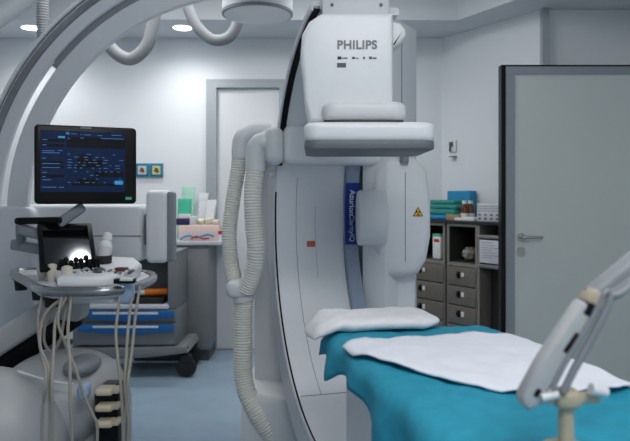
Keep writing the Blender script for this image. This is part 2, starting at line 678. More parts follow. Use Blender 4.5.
# red orange sticker
p = FP(FR - .002, -6.4, .0)
bm = NB()
q = W(311, 244.5, 2.98)
sp = FP(FR, math.degrees(math.asin((q.z - O.z) / FR)), .0)
wv = (q.x - sp.x) / fw.x
td = math.degrees(math.asin((q.z - O.z) / FR))
arcbar(bm, O, fd, fw, FR - .002, FR + .005, wv - .02, wv + .02, td - 1.0, td + 1.0, 2, bev=.0003)
obj('warning_sticker', bm, M['sticker'], t)['label'] = 'small orange red sticker'
# sleeve round the arc
sl = frame_mtx(W(284, 145, 2.86), fw)
bm = NB()
box(bm, 0, .54, -.02, .26, -.085, .09, .03, 4, mtx=sl)
obj('arc_sleeve', bm, M['white'], t)
bm = NB()
box(bm, -.075, .004, -.01, .24, -.09, .083, .036, 4, mtx=sl)
obj('sleeve_cap', bm, M['white2'], t)
# floor stand behind the arc
bm = NB()
vprism(bm, [(-.30, 3.18), (.2, 3.05), (.33, 3.3), (.2, 3.65), (-.2, 3.65), (-.31, 3.45)], .35, 1.5, .03, 3)
vprism(bm, [(-.34, 2.95), (.2, 2.8), (.4, 3.2), (.3, 3.8), (-.3, 3.8), (-.36, 3.3)], 0, .4, .04, 3)
obj('stand', bm, M['white2'], t)
bm = NB()
arcbar(bm, O, fd, fw, FR + .02, FR + .16, -.172, .12, -86, 13, 60, bev=.02)
obj('stand_fairing', bm, M['arc'], t)
# tall column plate at right of the detector box
p0, p1 = W(386, 12, 2.95), W(417, 30, 3.25)
d = Vector((p1.x - p0.x, p1.y - p0.y, 0))
bm = NB()
m = frame_mtx((p0.x, p0.y, 0), d)
L = d.length
prism(bm, [(0, .0), (0, p0.z), (L, p1.z), (L, .0)], .125, m, .008)
obj('column', bm, M['white'], t)
bm = NB()
box(bm, L * .47, L * .47 + .006, -.002, .01, .4, p0.z - .08, mtx=m)
obj('column_seam', bm, M['grey'], t)
# lift housing carrying the detector
YB = 2.2
poly = [(393.5, 13), (321, 13), (309, 21), (302, 34), (300, 57), (302, 72), (304, 100), (309, 122), (393.5, 122)]
bm = NB()
prism(bm, [(W(x, y, YB).x, W(x, y, YB).z) for x, y in poly], .3, Matrix.Translation((0, YB, 0)), .018, 4)
lift = obj('lift_housing', bm, M['white'], t)
bm = NB()
a, b = W(322, -40, 2.24), W(390, 15, 2.24)
box(bm, a.x, b.x, 2.25, 2.6, b.z - .01, a.z + .12, .01)
obj('lift_column', bm, M['arc'], t)
for x in (332, 381):
    bm = NB()
    q = W(x, 5, 2.25)
    cyl(bm, (q.x, 2.247, q.z), (q.x, 2.252, q.z), .006, n=14)
    obj('screw', bm, M['dgrey'], bpy.data.objects['lift_column'])
tm = Matrix.Translation(W(357, 45.2, YB - .001)) @ FACE
text('lettering', 'PHILIPS', .041, M['lettering'], tm, lift, bold=.0012, spacing=1.06)
bm = NB()
mk = [(337.5, 341.5, 56.5, 59.5, 0), (342, 347.5, 57.6, 58.8, 1), (352, 355, 57, 59, 0), (355.5, 358.5, 57.8, 58.8, 1), (363, 365, 56.8, 59.2, 1), (369, 372, 56.6, 59.2, 1), (372.5, 376.5, 57.5, 59, 1)]
for x0, x1, y0, y1, mi in mk:
    a, b = W(x0, y1, YB), W(x1, y0, YB)
    box(bm, a.x, b.x, YB - .0012, YB + .002, a.z, b.z, mi=mi)
obj('emblem_row', bm, [M['navy'], M['dmark']], lift, False)
bm = NB()
a, b = W(337, 67.5, YB), W(346, 63, YB)
box(bm, a.x, b.x, YB - .0012, YB + .002, a.z, b.z)
obj('badge', bm, M['dmark'], lift, False)
bm = NB()                               # half dome knob on the right flank
q = W(393, 36, 2.26)
prism(bm, [(q.x - .01, q.z + .045), (q.x + .022, q.z + .04), (q.x + .042, q.z + .018), (q.x + .044, q.z - .006), (q.x + .025, q.z - .03), (q.x + .0, q.z - .05), (q.x - .01, q.z - .05)], .1,
      Matrix.Translation((0, 2.23, 0)), .012, 3)
obj('side_knob', bm, M['white2'], t)


def plan_rr(x0, x1, y0, y1, r, n=8):
    return rrect(x0, x1, y0, y1, r, n)


YD = 2.08
bm = NB()
a, b = W(322, 119, 2.14), W(408, 101, 2.14)
vprism(bm, plan_rr(a.x, b.x, 2.14, 2.50, .05), a.z, b.z, .022, 4)
obj('detector_mount', bm, M['white2'], t)
bm = NB()
a, b = W(324, 124, 2.15), W(406, 118, 2.15)
vprism(bm, plan_rr(a.x, b.x, 2.16, 2.48, .05), a.z, b.z)
obj('mount_gap_shade', bm, M['dgrey'], t)
a, b = W(303.5, 141.5, YD), W(437.5, 121.5, YD)
bm = NB()
vprism(bm, plan_rr(a.x, b.x, YD, YD + .42, .05), a.z, b.z, .02, 4)
det = obj('detector', bm, M['white'], t)
bm = NB()
zb = W(0, 148.5, YD).z
vprism(bm, plan_rr(a.x + .002, b.x - .002, YD + .002, YD + .418, .05), zb, a.z + .005, .004)
obj('detector_bumper', bm, M['bump'], det)['label'] = 'grey lower band'
# tube housing and neck
YT = 3.06
cx = W(395, 0, YT).x
bm = NB()
prof = [(372, 170), (378, 158), (392, 156), (412, 158), (424, 170), (428, 200), (428, 235), (424, 258), (416, 272), (400, 275.5), (384, 274), (375, 262), (370, 240), (369, 200)]
prism(bm, [(W(x, y, YT).x, W(x, y, YT).z) for x, y in prof], .26, Matrix.Translation((0, YT - .1, 0)), .045, 5)
tb = obj('tube_housing', bm, M['white'], t)
bm = NB()
sx = W(405, 0, YT - .1).x
box(bm, sx, sx + .003, YT - .102, YT + .1, W(0, 262, YT - .1).z, W(0, 172, YT - .1).z)
obj('housing_seam', bm, M['grey'], tb)
bm = NB()
q0, q1 = W(357, 218, 2.88), W(386, 218, 2.88)
cyl(bm, q0, q1, .124, .124, 48, bev=.012)
obj('tube_neck', bm, M['white'], t)
bm = NB()                               # radiation warning triangle
q = W(418, 212, YT - .1)
sz = .024
m = Matrix.Translation((q.x, YT - .104, q.z))
prism(bm, [(-sz, -sz * .8), (sz, -sz * .8), (0, sz)], .003, m, mi=1)
m = Matrix.Translation((q.x, YT - .1055, q.z))
prism(bm, [(-sz * .8, -sz * .68), (sz * .8, -sz * .68), (0, sz * .78)], .003, m)
for k in range(3):
    an = math.radians(90 + 120 * k + 180)
    prism(bm, [(.0025 * math.cos(an), -.003 + .0025 * math.sin(an))] + [(.0115 * math.cos(an + da), -.003 + .0115 * math.sin(an + da)) for da in (-.5, -.25, 0, .25, .5)], .002,
          Matrix.Translation((q.x, YT - .1065, q.z)), mi=1)
obj('radiation_sign', bm, [M['yellow'], M['black']], tb, False)['label'] = 'yellow triangular radiation sign'
bm = NB()
q = W(406, 158, 2.9)
cyl(bm, (q.x, 2.95, q.z - .02), (q.x, 2.95, q.z + .03), .02)
obj('top_fitting', bm, M['grey'], tb)
bm = NB()
box(bm, W(379, 0, YT).x, W(416, 0, YT).x, YT + .0, YT + .2, .0, W(0, 268, YT).z, .02)
obj('tube_post', bm, M['white'], t)

# ------------------------------------------------------------------ ridged cream hoses beside the stand
t = thing('cable_hose_bundle', 'cream ridged hose pair joining into one beside the white stand', 'hose', W(243, 295, 2.95))
bm = NB()
tube(bm, [W(240, 150, 3.1), W(238, 170, 3.1), W(233, 200, 3.1), W(229.5, 232, 3.1), W(231, 262, 3.08), W(236, 288, 3.02)], .034, 20, ridge=.004, pitch=.013)
obj('hose', bm, M['hose'], t)
bm = NB()
tube(bm, [W(256, 165, 2.92), W(253, 195, 2.9), W(254, 225, 2.9), W(256, 250, 2.9), W(253, 272, 2.92), W(246, 290, 2.95)], .039, 20, ridge=.004, pitch=.013)
obj('hose', bm, M['hose'], t)
bm = NB()
tube(bm, [W(244, 292, 2.98), W(243, 315, 3.0), W(243, 345, 3.0), W(243, 372, 3.0), W(247, 392, 2.98), W(257, 412, 2.95), W(272, 436, 2.95), W(284, 448, 2.99)], .041, 20, ridge=.004, pitch=.013)
obj('hose', bm, M['hose'], t)
bm = NB()
blob(bm, W(240, 289, 2.98), .066, .06, .045, 2.6)
cyl(bm, W(242, 290, 2.98), W(244, 300, 2.985), .05, .05)
obj('junction', bm, M['white2'], t)
bm = NB()
tube(bm, [W(240, 158, 3.1), W(240, 146, 3.1), W(243, 137, 3.1), W(252, 132, 3.12), W(270, 131, 3.15)], .040, 20)
obj('elbow', bm, M['white2'], t)
bm = NB()
tube(bm, [W(255.5, 171, 2.92), W(256, 155, 2.92), W(258, 146, 2.92), W(266, 142, 2.92), W(284, 142, 2.95)], .047, 20)
obj('elbow', bm, M['white2'], t)

# ------------------------------------------------------------------ patient table
Hc = Vector((.31, 1.93, 0))
ta = Vector((.2, -.98, 0)).normalized()
tl = Vector((.98, .2, 0)).normalized()
TW = .255


def TP(u, v, z):
    return Hc + tl * u + ta * v + Vector((0, 0, z))


tmx = Matrix((tl, ta, Vector((0, 0, 1)))).transposed().to_4x4()
tmx.translation = Hc
t = thing('patient_table', 'white patient table on pedestal below the square detector', 'table', (Hc.x + .1, 1.5, 0))
bm = NB()
box(bm, -.24, .24, -.15, 1.5, .842, .872, .012, 3, mtx=tmx)
obj('tabletop', bm, M['white2'], t)
bm = NB()
box(bm, -.225, .2, -.01, 1.1, .12, .80, .02, 3, mtx=tmx)
obj('pedestal', bm, M['white'], t)
bm = NB()
box(bm, -.23, .21, -.015, 1.11, .80, .845, .01, 2, mtx=tmx)
obj('pedestal_cap', bm, M['grey'], t)
bm = NB()
box(bm, -.26, .26, -.05, 1.25, 0, .12, .03, 3, mtx=tmx)
obj('floor_plate', bm, M['white2'], t)

# teal drape
bm = NB()
NU, NV = 60, 70
rows = []
zt0 = .893
for j in range(NV + 1):
    v = -.13 + 1.57 * j / NV
    dropL = .075 + .03 * max(0, 1 - abs(v - .02) / .09) + .012 * math.sin(v * 17 + .6) + .35 * max(0, min(1, (v - .45) / .4)) + .006 * math.sin(v * 31)
    dropR = .16 + .03 * math.sin(v * 11)
    row = []
    tot = dropL + 2 * TW + dropR
    for i in range(NU + 1):
        s = tot * i / NU - dropL
        wob = .006 * noise.noise((s * 9, v * 7, 1.3)) + .005 * noise.noise((s * 25, v * 20, 5))
        r = .03
        if s < 0:
            k = -s
            z = zt0 - r * .3 - k + min(k, r) * .25
            u = -TW - min(k, .02) * .5 - .012 * math.sin(v * 26 + .5) * min(1, k / .08) - .015 * min(1, k / .1)
        elif s > 2 * TW:
            k = s - 2 * TW
            z = zt0 - r * .3 - k + min(k, r) * .25
            u = TW + min(k, .02) * .5 + .01 * math.sin(v * 24) * min(1, k / .08)
        else:
            u = -TW + s
            ed = min(s, 2 * TW - s)
            z = zt0 - (r * .3 * (1 - ed / r) ** 2 if ed < r else 0) + wob
        if v < 0:
            z -= .9 * v * v
        row.append(bm.verts.new(TP(u, v, z) + tl * wob * .5))
    rows.append(row)
for a, b in zip(rows, rows[1:]):
    for i in range(NU):
        bm.faces.new((a[i], a[i + 1], b[i + 1], b[i]))
dr_ = tag(obj('table_drape', bm, M['teal'], angle=180), 'teal blue cloth drape hanging over the patient table', 'drape')
sm = dr_.modifiers.new('thickness', 'SOLIDIFY')
sm.thickness = .004
sm.offset = 1

# white sheet on the drape
bm = NB()
Lc = [(.075, 1.74), (.10, 1.64), (.16, 1.55), (.225, 1.47), (.29, 1.39), (.335, 1.335), (.38, 1.305)]
Rc = [(.575, 1.875), (.60, 1.75), (.625, 1.63), (.645, 1.53), (.665, 1.45), (.675, 1.40), (.68, 1.36)]
Fc = [(.075, 1.74), (.16, 1.79), (.3, 1.83), (.45, 1.865), (.575, 1.875)]
N1, N2 = 44, 40


def interp(P, t):
    k = t * (len(P) - 1)
    i = min(int(k), len(P) - 2)
    f = k - i
    return Vector(P[i]).lerp(Vector(P[i + 1]), f)


rows = []
for j in range(N2 + 1):
    q = j / N2
    l, r = interp(Lc, q), interp(Rc, q)
    row = []
    for i in range(N1 + 1):
        s = i / N1
        p = l.lerp(r, s)
        if q < .5:
            f = interp(Fc, s)
            lin0 = Vector(Fc[0]).lerp(Vector(Fc[-1]), s)
            p = p + (f - lin0) * (1 - q * 2)
        if q > .8:
            p = p + Vector((0, -.035 * math.sin(s * PI * .9) + .008 * math.sin(s * 14))) * (q - .8) / .2
        x, y = p.x, p.y
        rel = Vector((x, y, 0)) - Hc
        u, v = rel.dot(tl), rel.dot(ta)
        z = zt0 + .013 + .005 * noise.noise((x * 14, y * 14, 7)) + .003 * noise.noise((x * 40, y * 22, 9)) + .006 * noise.noise((u * 9, v * 7, 1.3))
        ed = TW - abs(u)
        if ed < .03:
            z -= min(.02, (.03 - ed) ** 2 * 8)
        row.append(bm.verts.new((x, y, z)))
    rows.append(row)
for a, b in zip(rows, rows[1:]):
    for i in range(N1):
        bm.faces.new((a[i], a[i + 1], b[i + 1], b[i]))
o = tag(obj('bed_sheet', bm, M['sheet'], angle=180), 'white disposable sheet spread on top of the teal drape', 'sheet')
sm = o.modifiers.new('thickness', 'SOLIDIFY')
sm.thickness = .004
sm.offset = 1

# white head pad
bm = NB()
rows = []
NA, NBR = 48, 28
c0 = W(371, 318, 2.03)
for j in range(NBR + 1):
    a = -PI / 2 + PI * j / NBR
    row = []
    for i in range(NA):
        b = 2 * PI * i / NA
        f = lambda w, p: math.copysign(abs(w) ** (2 / p), w)
        x = .205 * f(math.cos(a), 4) * f(math.cos(b), 5)
        y = .115 * f(math.cos(a), 4) * f(math.sin(b), 5)
        z = .022 * f(math.sin(a), 2.4)
        z += .006 * noise.noise((x * 14, y * 14, 3)) + .010 * noise.noise((x * 30, y * 26, 8)) * (1 if x < 0 else .5)
        if x < -.12:
            k = (-.12 - x) / .085
            z -= .045 * k * k
            x -= .0 * k
            y += .012 * noise.noise((z * 50, y * 30, 2)) * k
        row.append(bm.verts.new(Vector((c0.x, c0.y, .917)) + tl * x - ta * y + Vector((0, 0, z))))
    rows.append(row)
for a, b in zip(rows, rows[1:]):
    for i in range(NA):
        bm.faces.new((a[i], a[(i + 1) % NA], b[(i + 1) % NA], b[i]))
bmesh.ops.remove_doubles(bm, verts=bm.verts, dist=1e-5)
tag(obj('head_pad', bm, M['pad'], angle=180), 'crumpled white head pad at the far end of the table', 'pillow')

# ------------------------------------------------------------------ near articulated arm
t = thing('articulated_arm', 'blurred grey jointed support arm rising over the near table edge', 'support arm', W(572, 462, 1.0))
YA = 1.0
p0, p1 = W(531, 393, YA), W(589, 306, YA)
ax = (p1 - p0).normalized()
bm = NB()
m = frame_mtx(p0, ax)
L = (p1 - p0).length
prism(bm, [(-.024, -.006), (-.022, .008), (-.010, .016), (.045, .021), (L - .006, .021), (L, .017), (L, -.013), (.05, -.015), (-.01, -.015)], .036, m @ Matrix.Translation((0, -.018, 0)), .007, 3)
low = obj('lower_link', bm, M['armgrey'], t)
bm = NB()
box(bm, L * .5, L * .72, -.020, -.014, -.004, .003, .002, mtx=m)
obj('slot', bm, M['black'], low)
bm = NB()
box(bm, -.0, .014, -.020, -.014, -.004, .004, .002, mtx=m)
obj('slot', bm, M['black'], low)
bm = NB()
box(bm, L + .002, L + .026, -.020, .020, -.014, .016, .004, mtx=m)
obj('elbow_block', bm, M['beige'], t)['label'] = 'beige elbow joint'
bm = NB()
box(bm, L - .016, L + .006, -.0195, .018, -.008, .010, .002, mtx=m)
obj('elbow_gap', bm, M['black'], t)
bm = NB()
q0, q1 = W(592, 300, YA), W(680, 228, YA + .03)
beam(bm, q0, q1, .036, .036, .008, 3)
obj('upper_link', bm, M['grey'], t)
bm = NB()
tube(bm, [W(563, 392, YA - .02), W(575, 368, YA - .02), W(596, 330, YA - .02), W(606, 310, YA - .02), W(612, 296, YA - .02), W(622, 292, YA - .02), W(655, 264, YA)], .006, 12)
tube(bm, [W(552, 390, YA - .02), W(566, 362, YA - .02), W(590, 322, YA - .02), W(600, 302, YA - .02), W(606, 292, YA - .02), W(618, 288, YA - .01), W(650, 262, YA)], .004, 12)
obj('arm_cable', bm, M['grey'], t)
bm = NB()
q = W(566, 398, YA)
blob(bm, q, .022, .02, .016, 3)
box(bm, q.x - .05, q.x + .05, YA - .012, YA + .012, q.z - .006, q.z + .008, .004)
cyl(bm, q, (q.x, q.y, .899), .011, .013, 20)
cyl(bm, (q.x, q.y, .899), (q.x, q.y, .912), .04, .036, 24)
obj('clamp', bm, M['beige'], t)['label'] = 'beige clamp joint'
bm = NB()
cyl(bm, (q.x + .03, YA - .02, q.z + .02), (q.x + .055, YA - .015, q.z + .014), .009)
obj('clamp_knob', bm, M['white2'], t)
bm = NB()
cyl(bm, (q.x - .045, YA - .02, q.z + .006), (q.x - .02, YA - .02, q.z + .012), .006)
obj('clamp_knob', bm, M['white2'], t)

# ------------------------------------------------------------------ ultrasound machine
t = thing('ultrasound_machine', 'wheeled ultrasound machine with dark monitor, control console and hanging cables', 'ultrasound machine', (-1.0, 2.65, 0))
# monitor
mc = W(86.8, 165, 2.76)
yaw = math.radians(23)
mx = Vector((math.cos(yaw), math.sin(yaw), 0))
mz = Vector((0, 0, 1))
my = mz.cross(mx)
mm = Matrix((mx, my, mz)).transposed().to_4x4()
mm.translation = mc
MW, MH = .208, .168
bm = NB()
prism(bm, rrect(-MW, MW, -MH, MH, .018), .035, mm, .008, 3)
prism(bm, rrect(-.14, .14, -.12, .12, .04), .03, mm @ Matrix.Translation((0, .03, 0)), .01, 2)
mon = obj('monitor', bm, M['black'], t)
SX0, SX1, SZ0, SZ1 = -.184, .160, -.116, .144
bm = NB()
box(bm, SX0, SX1, -.0015, .004, SZ0, SZ1, mtx=mm)
rnd = random.Random(3)
sw, sh = SX1 - SX0, SZ1 - SZ0


def ui(x0, x1, z0, z1, mi, lift=.0022):      # fractions of the screen, top left origin
    box(bm, SX0 + x0 * sw, SX0 + x1 * sw, -lift, -.001, SZ1 - z1 * sh, SZ1 - z0 * sh, mi=mi, mtx=mm)


ui(.30, 1.0, .10, .27, 1)
for z in (.14, .22, .50, .57, .72):
    ui(.0, .27, z, z + .045, 1)
for x0, x1, z0, z1 in ((.42, .58, .38, .46), (.42, .72, .46, .60), (.42, .66, .78, .86), (.62, .98, .66, .75), (.36, .9, .86, .90)):
    ui(x0, x1, z0, z1, 1)
ui(.20, .28, .09, .12, 3, .003)
ui(.87, .97, .81, .875, 3, .003)
ui(.29, .33, .02, .06, 2, .003)
for x0, x1, z in ((.35, .42, .04), (.46, .48, .05), (.5, .58, .05), (.66, .72, .055), (.83, .95, .04), (.70, .98, .10), (.31, .34, .12), (.46, .5, .105),
                  (.02, .08, .15), (.02, .07, .235), (.02, .16, .33), (.2, .25, .32), (.02, .22, .36), (.02, .06, .45), (.02, .22, .535), (.02, .22, .60),
                  (.02, .07, .68), (.02, .06, .75), (.02, .12, .80), (.02, .18, .92), (.21, .27, .92)):
    ui(x0, x1, z, z + .011, 2, .003)
for zz in (.375, .42, .465, .51, .555, .60, .66, .72, .78, .84):
    x = .31
    while x < .96:
        w = rnd.uniform(.015, .06)
        if rnd.random() < .55:
            ui(x, x + w, zz, zz + .010, 2, .003)
        x += w + rnd.uniform(.015, .06)
obj('screen', bm, [M['screen'], M['uidark'], M['uitext'], M['uicyan']], mon, False)['label'] = 'lit dark blue screen'
bm = NB()
box(bm, -.025, .018, -.0015, .003, .156, .163, mtx=mm)
obj('maker_plate', bm, M['lettering'], mon, False)
bm = NB()
prism(bm, rrect(.160, .188, -.150, -.138, .005), .003, mm @ Matrix.Translation((0, -.0015, 0)))
obj('badge', bm, M['green'], mon, False)['label'] = 'green oval badge'
# monitor arm
bm = NB()
beam(bm, W(84, 206, 2.82), W(58, 224, 2.78), .045, .045, .012, 3)
beam(bm, W(20, 229, 2.8), W(46, 236, 2.78), .05, .045, .012, 3)
beam(bm, W(14, 244, 2.9), W(50, 250, 2.85), .06, .05, .012, 3)
cyl(bm, W(46, 252, 2.85), W(46, 228, 2.8), .022)
cyl(bm, W(21, 246, 2.88), W(21, 224, 2.82), .022)
cyl(bm, W(48, 276, 2.86), W(48, 246, 2.86), .03)
cyl(bm, mc + my * .04, mc + my * .075 + mz * -.16, .03)
obj('monitor_arm', bm, M['grey'], t)
bm = NB()
beam(bm, W(17, 221, 2.8), W(64, 220, 2.78), .06, .03, .012, 3)
obj('arm_cover', bm, M['black'], t)['label'] = 'black arm cover'
# touch panel
ya_, ta_ = math.radians(27), math.radians(44)
xx = Vector((math.cos(ya_), math.sin(ya_), 0))
yy = (Vector((0, 0, 1)) * math.cos(ta_) + Vector((-math.sin(ya_), math.cos(ya_), 0)) * math.sin(ta_))
zz = xx.cross(yy)
cen = W(67, 245, 2.72)
pm = Matrix((xx, yy, zz)).transposed().to_4x4()
pm.translation = cen
hw, hh = .112, .126
bm = NB()
box(bm, -hw, hw, -hh, hh, -.024, 0, .006, 2, mtx=pm)
tp = obj('touch_panel', bm, M['black'], t)
bm = NB()
box(bm, -hw * .82, hw * .82, -hh * .78, hh * .86, -.004, .0015, mtx=pm)
box(bm, -hw * .1, hw * .1, -hh * 1.2, -hh * .9, -.05, -.02, mtx=pm) if False else None
obj('touch_screen', bm, M['glass'], tp, False)
TPN, TPC = zz.copy(), cen.copy()
bm = NB()
beam(bm, pm @ Vector((0, -hh * .5, -.02)), (cen.x + .02, cen.y + .08, .95), .05, .04, .008)
obj('panel_bracket', bm, M['dgrey'], t)
# console
outline = [(-1.0, 2.43), (-.84, 2.425), (-.755, 2.47), (-.715, 2.58), (-.715, 2.82), (-.80, 3.0), (-1.05, 3.06), (-1.3, 3.10), (-1.42, 3.08), (-1.40, 2.98), (-1.2, 2.68), (-1.08, 2.50)]
bm = NB()
vprism(bm, outline, .915, .955, .012, 2)
con = obj('console', bm, M['arc'], t)
bm = NB()
cen2 = Vector((-1.0, 2.76))
ins = [tuple(cen2 + (Vector(p) - cen2) * .84) for p in outline[:7]] + [(-1.14, 2.85), (-1.08, 2.65), (-1.02, 2.53)]
vprism(bm, ins, .955, .992, .014, 3)
for v in bm.verts:
    if v.co.z > .96:
        v.co.z += (v.co.y - 2.47) * .07
obj('keyboard_deck', bm, M['white'], t)
bm = NB()
pts = [(x, y, .945) for x, y in outline]
tube(bm, [pts[-1]] + pts[0:9] + [pts[9], pts[10], pts[11], pts[0]], .019, 12, 6)
obj('handle_rail', bm, M['track'], t)
bm = NB()
k = 0
for px, py in [(61, 262), (66, 260), (71, 263), (76, 260), (81, 261), (86, 258), (90, 262), (94, 259), (98, 260)]:
    q = W(px, py, 2.62)
    blob(bm, q, .011, .011, .013, 2, 12, 8)
    cyl(bm, (q.x, q.y, q.z), (q.x + .0, q.y + .01, q.z - .035), .006, .006, 10)
obj('control_knob', bm, M['black'], t)
rn = random.Random(11)
bm = NB()
for i in range(13):
    for j in range(4):
        if rn.random() < .7:
            x = -.97 + i * .0185
            y = 2.56 + j * .024 + .01 * math.sin(i * .4)
            box(bm, x, x + .012, y, y + .015, .990 + (y - 2.47) * .07, .998 + (y - 2.47) * .07 + rn.random() * .004, .002, 1, mi=rn.choice((0, 0, 1, 2)))
obj('key', bm, [M['white2'], M['dgrey'], M['grey']], t)
bm = NB()
blob(bm, (-.87, 2.585, 1.003), .024, .024, .018)
obj('trackball', bm, M['dgrey'], t)
bm = NB()
a = W(110, 268, 2.55)
box(bm, a.x, a.x + .05, 2.60, 2.64, .99, 1.016, .004)
obj('joystick_pad', bm, M['amber'], t)
# slot handle on the front edge
bm = NB()
a, b = W(113, 284, 2.43), W(134, 279, 2.43)
box(bm, a.x, b.x, 2.432, 2.47, a.z, b.z, .004)
obj('front_grip', bm, M['black'], t)
bm = NB()
box(bm, W(119, 0, 2.42).x, W(132, 0, 2.42).x, 2.426, 2.45, W(0, 281, 2.43).z, W(0, 278, 2.43).z, .002)
obj('grip_plate', bm, M['paper'], t)
# drawer under the console
bm = NB()
a, b = W(64, 304, 2.47), W(113, 287, 2.47)
box(bm, a.x, b.x, 2.47, 2.8, a.z, .92, .012, 3)
dw = obj('drawer', bm, M['arc'], t)
bm = NB()
a, b = W(87, 297, 2.46), W(111, 293, 2.46)
box(bm, a.x, b.x, 2.462, 2.475, a.z, b.z, .004)
obj('handle', bm, M['dgrey'], dw)
# sloping neck and lower body
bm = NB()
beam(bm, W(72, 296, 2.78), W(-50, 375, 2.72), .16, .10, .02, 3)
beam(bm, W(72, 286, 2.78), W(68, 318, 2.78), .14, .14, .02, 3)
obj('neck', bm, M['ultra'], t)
bm = NB()
beam(bm, W(80, 312, 2.83), W(-40, 392, 2.77), .13, .10, .01, 2)
obj('neck_underside', bm, M['black'], t)
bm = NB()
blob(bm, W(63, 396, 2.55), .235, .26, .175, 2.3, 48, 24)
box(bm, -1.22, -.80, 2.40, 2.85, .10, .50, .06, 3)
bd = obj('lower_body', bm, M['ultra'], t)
bm = NB()
q = W(78, 367, 2.42)
blob(bm, (q.x + .01, 2.44, q.z + .004), .062, .1, .034, 2.2)
obj('body_inset', bm, M['grey'], t)['label'] = 'grey inset panel'
bm = NB()
a, b = W(92, 432, 2.30), W(116, 390, 2.30)
box(bm, a.x, b.x, 2.31, 2.45, .28, b.z, .02, 3)
rec = obj('connector_recess', bm, M['black'], t)
for yy_ in (388, 404, 420):
    bm = NB()
    a, b = W(96, yy_ + 7, 2.28), W(119, yy_, 2.28)
    box(bm, a.x, b.x - .02, 2.26, 2.33, a.z, b.z, .01, 3)
    box(bm, b.x - .025, b.x, 2.275, 2.33, a.z + .004, b.z - .003, .006, 2)
    obj('connector', bm, M['tan'], rec)
bm = NB()
for x0, x1, mi in ((92, 94, 0), (96, 99, 1), (100.5, 104, 1), (106, 110, 1)):
    a = W(x0, 383 - (x0 - 92) * .35, 2.345)
    b = W(x1, 380.5 - (x0 - 92) * .35, 2.345)
    box(bm, a.x, b.x, 2.33, 2.36, a.z, b.z, mi=mi)
bm.free()
# rounded front cover near the left border
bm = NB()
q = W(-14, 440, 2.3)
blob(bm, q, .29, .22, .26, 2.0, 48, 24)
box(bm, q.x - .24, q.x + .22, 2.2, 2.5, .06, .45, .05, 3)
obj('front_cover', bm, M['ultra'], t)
bm = NB()
pp = []
for k in range(15):
    s = k / 14
    px = -6 + 60 * s
    py = 385 + 14 * s + 2 * math.sin(s * 3)
    dx = (W(px, py, 2.1).x - q.x) / .29
    dz = (W(px, py, 2.1).z - q.z) / .26
    rem = max(0.02, 1 - abs(dx) ** 2 - abs(dz) ** 2)
    pp.append((W(px, py, 2.1).x, 2.3 - .222 * rem ** .5, W(px, py, 2.1).z))
tube(bm, pp, .0035, 8, 3)
obj('cover_trim', bm, M['white'], t)
bm = NB()
blob(bm, W(84, 391, 2.27), .02, .03, .03, 3)
obj('cable_block', bm, M['glove'], t)['label'] = 'pale blue cable block'
# base with casters
bm = NB()
box(bm, -1.45, -.70, 2.25, 2.95, .07, .14, .03, 3)
obj('base', bm, M['grey'], t)
for x, y in ((-1.38, 2.32), (-.78, 2.32), (-1.38, 2.88), (-.78, 2.88)):
    bm = NB()
    cyl(bm, (x - .02, y, .05), (x + .02, y, .05), .05, bev=.008)
    cyl(bm, (x, y, .05), (x, y, .10), .015)
    obj('caster', bm, M['rubber'], t)
# probe holders along the left rim
holders = [(24, 264, 3.02), (42, 270, 2.74), (55, 276, 2.56)]
for px, py, Y in holders:
    bm = NB()
    q = W(px, py, Y)
    z = .94
    cyl(bm, (q.x, Y - .03, z - .07), (q.x, Y - .03, z + .012), .026, .034, 20)
    box(bm, q.x - .03, q.x + .03, Y - .06, Y + .02, z - .02, z + .006, .006)
    obj('probe_holder', bm, M['rubber'], t)
bm = NB()
a, b = W(115, 305, 2.46), W(131, 286, 2.46)
blob(bm, ((a.x + b.x) / 2, 2.5, (a.z + b.z) / 2 + .006), .032, .03, .045, 3)
obj('side_pouch', bm, M['glove'], t)['label'] = 'light blue pouch'

# probes in the holders (things held by it)
for (px, py, Y), lab in zip(((42, 262, 2.70), (52, 266, 2.63), (67, 272, 2.55)),
                            ('cream probe standing upright at the console rim, farthest back', 'cream probe in the middle of the console rim', 'small cream probe lying by the keyboard front corner')):
    q = W(px, py, Y)
    bm = NB()
    lathe(bm, [(0, .012), (.02, .016), (.05, .020), (.075, .024), (.09, .021), (.096, .008)], frame_mtx((q.x, q.y, .935), (0, 0, 1)), 18, sy=1.0, sz=.75)
    tag(obj('ultrasound_probe', bm, M['bone']), lab, 'probe', 'probes on the ultrasound console')

# gel bottle leaning at the back
gb = W(103, 260, 2.80)
tp_ = W(108, 232, 2.86)
t2 = thing('gel_bottle', 'white gel bottle standing tilted behind the touch panel', 'bottle', gb)
bm = NB()
m = frame_mtx(gb, tp_ - gb)
lathe(bm, [(-.02, .024), (-.01, .03), (.07, .03), (.085, .022), (.09, .016)], m, 24)
obj('body', bm, M['white2'], t2)
bm = NB()
lathe(bm, [(.088, .022), (.12, .021), (.125, .017)], m, 24)
obj('cap', bm, M['paper'], t2)
bm = NB()
lathe(bm, [(.01, .0306), (.055, .0306)], m, 24, cap=False)
obj('bottle_label', bm, M['boxgrey'], t2)
# dark cup under it
bm = NB()
cyl(bm, gb + Vector((0, .0, -.09)), gb + Vector((.0, 0, .02)), .034, .038, 20)
obj('bottle_cup', bm, M['rubber'], t)

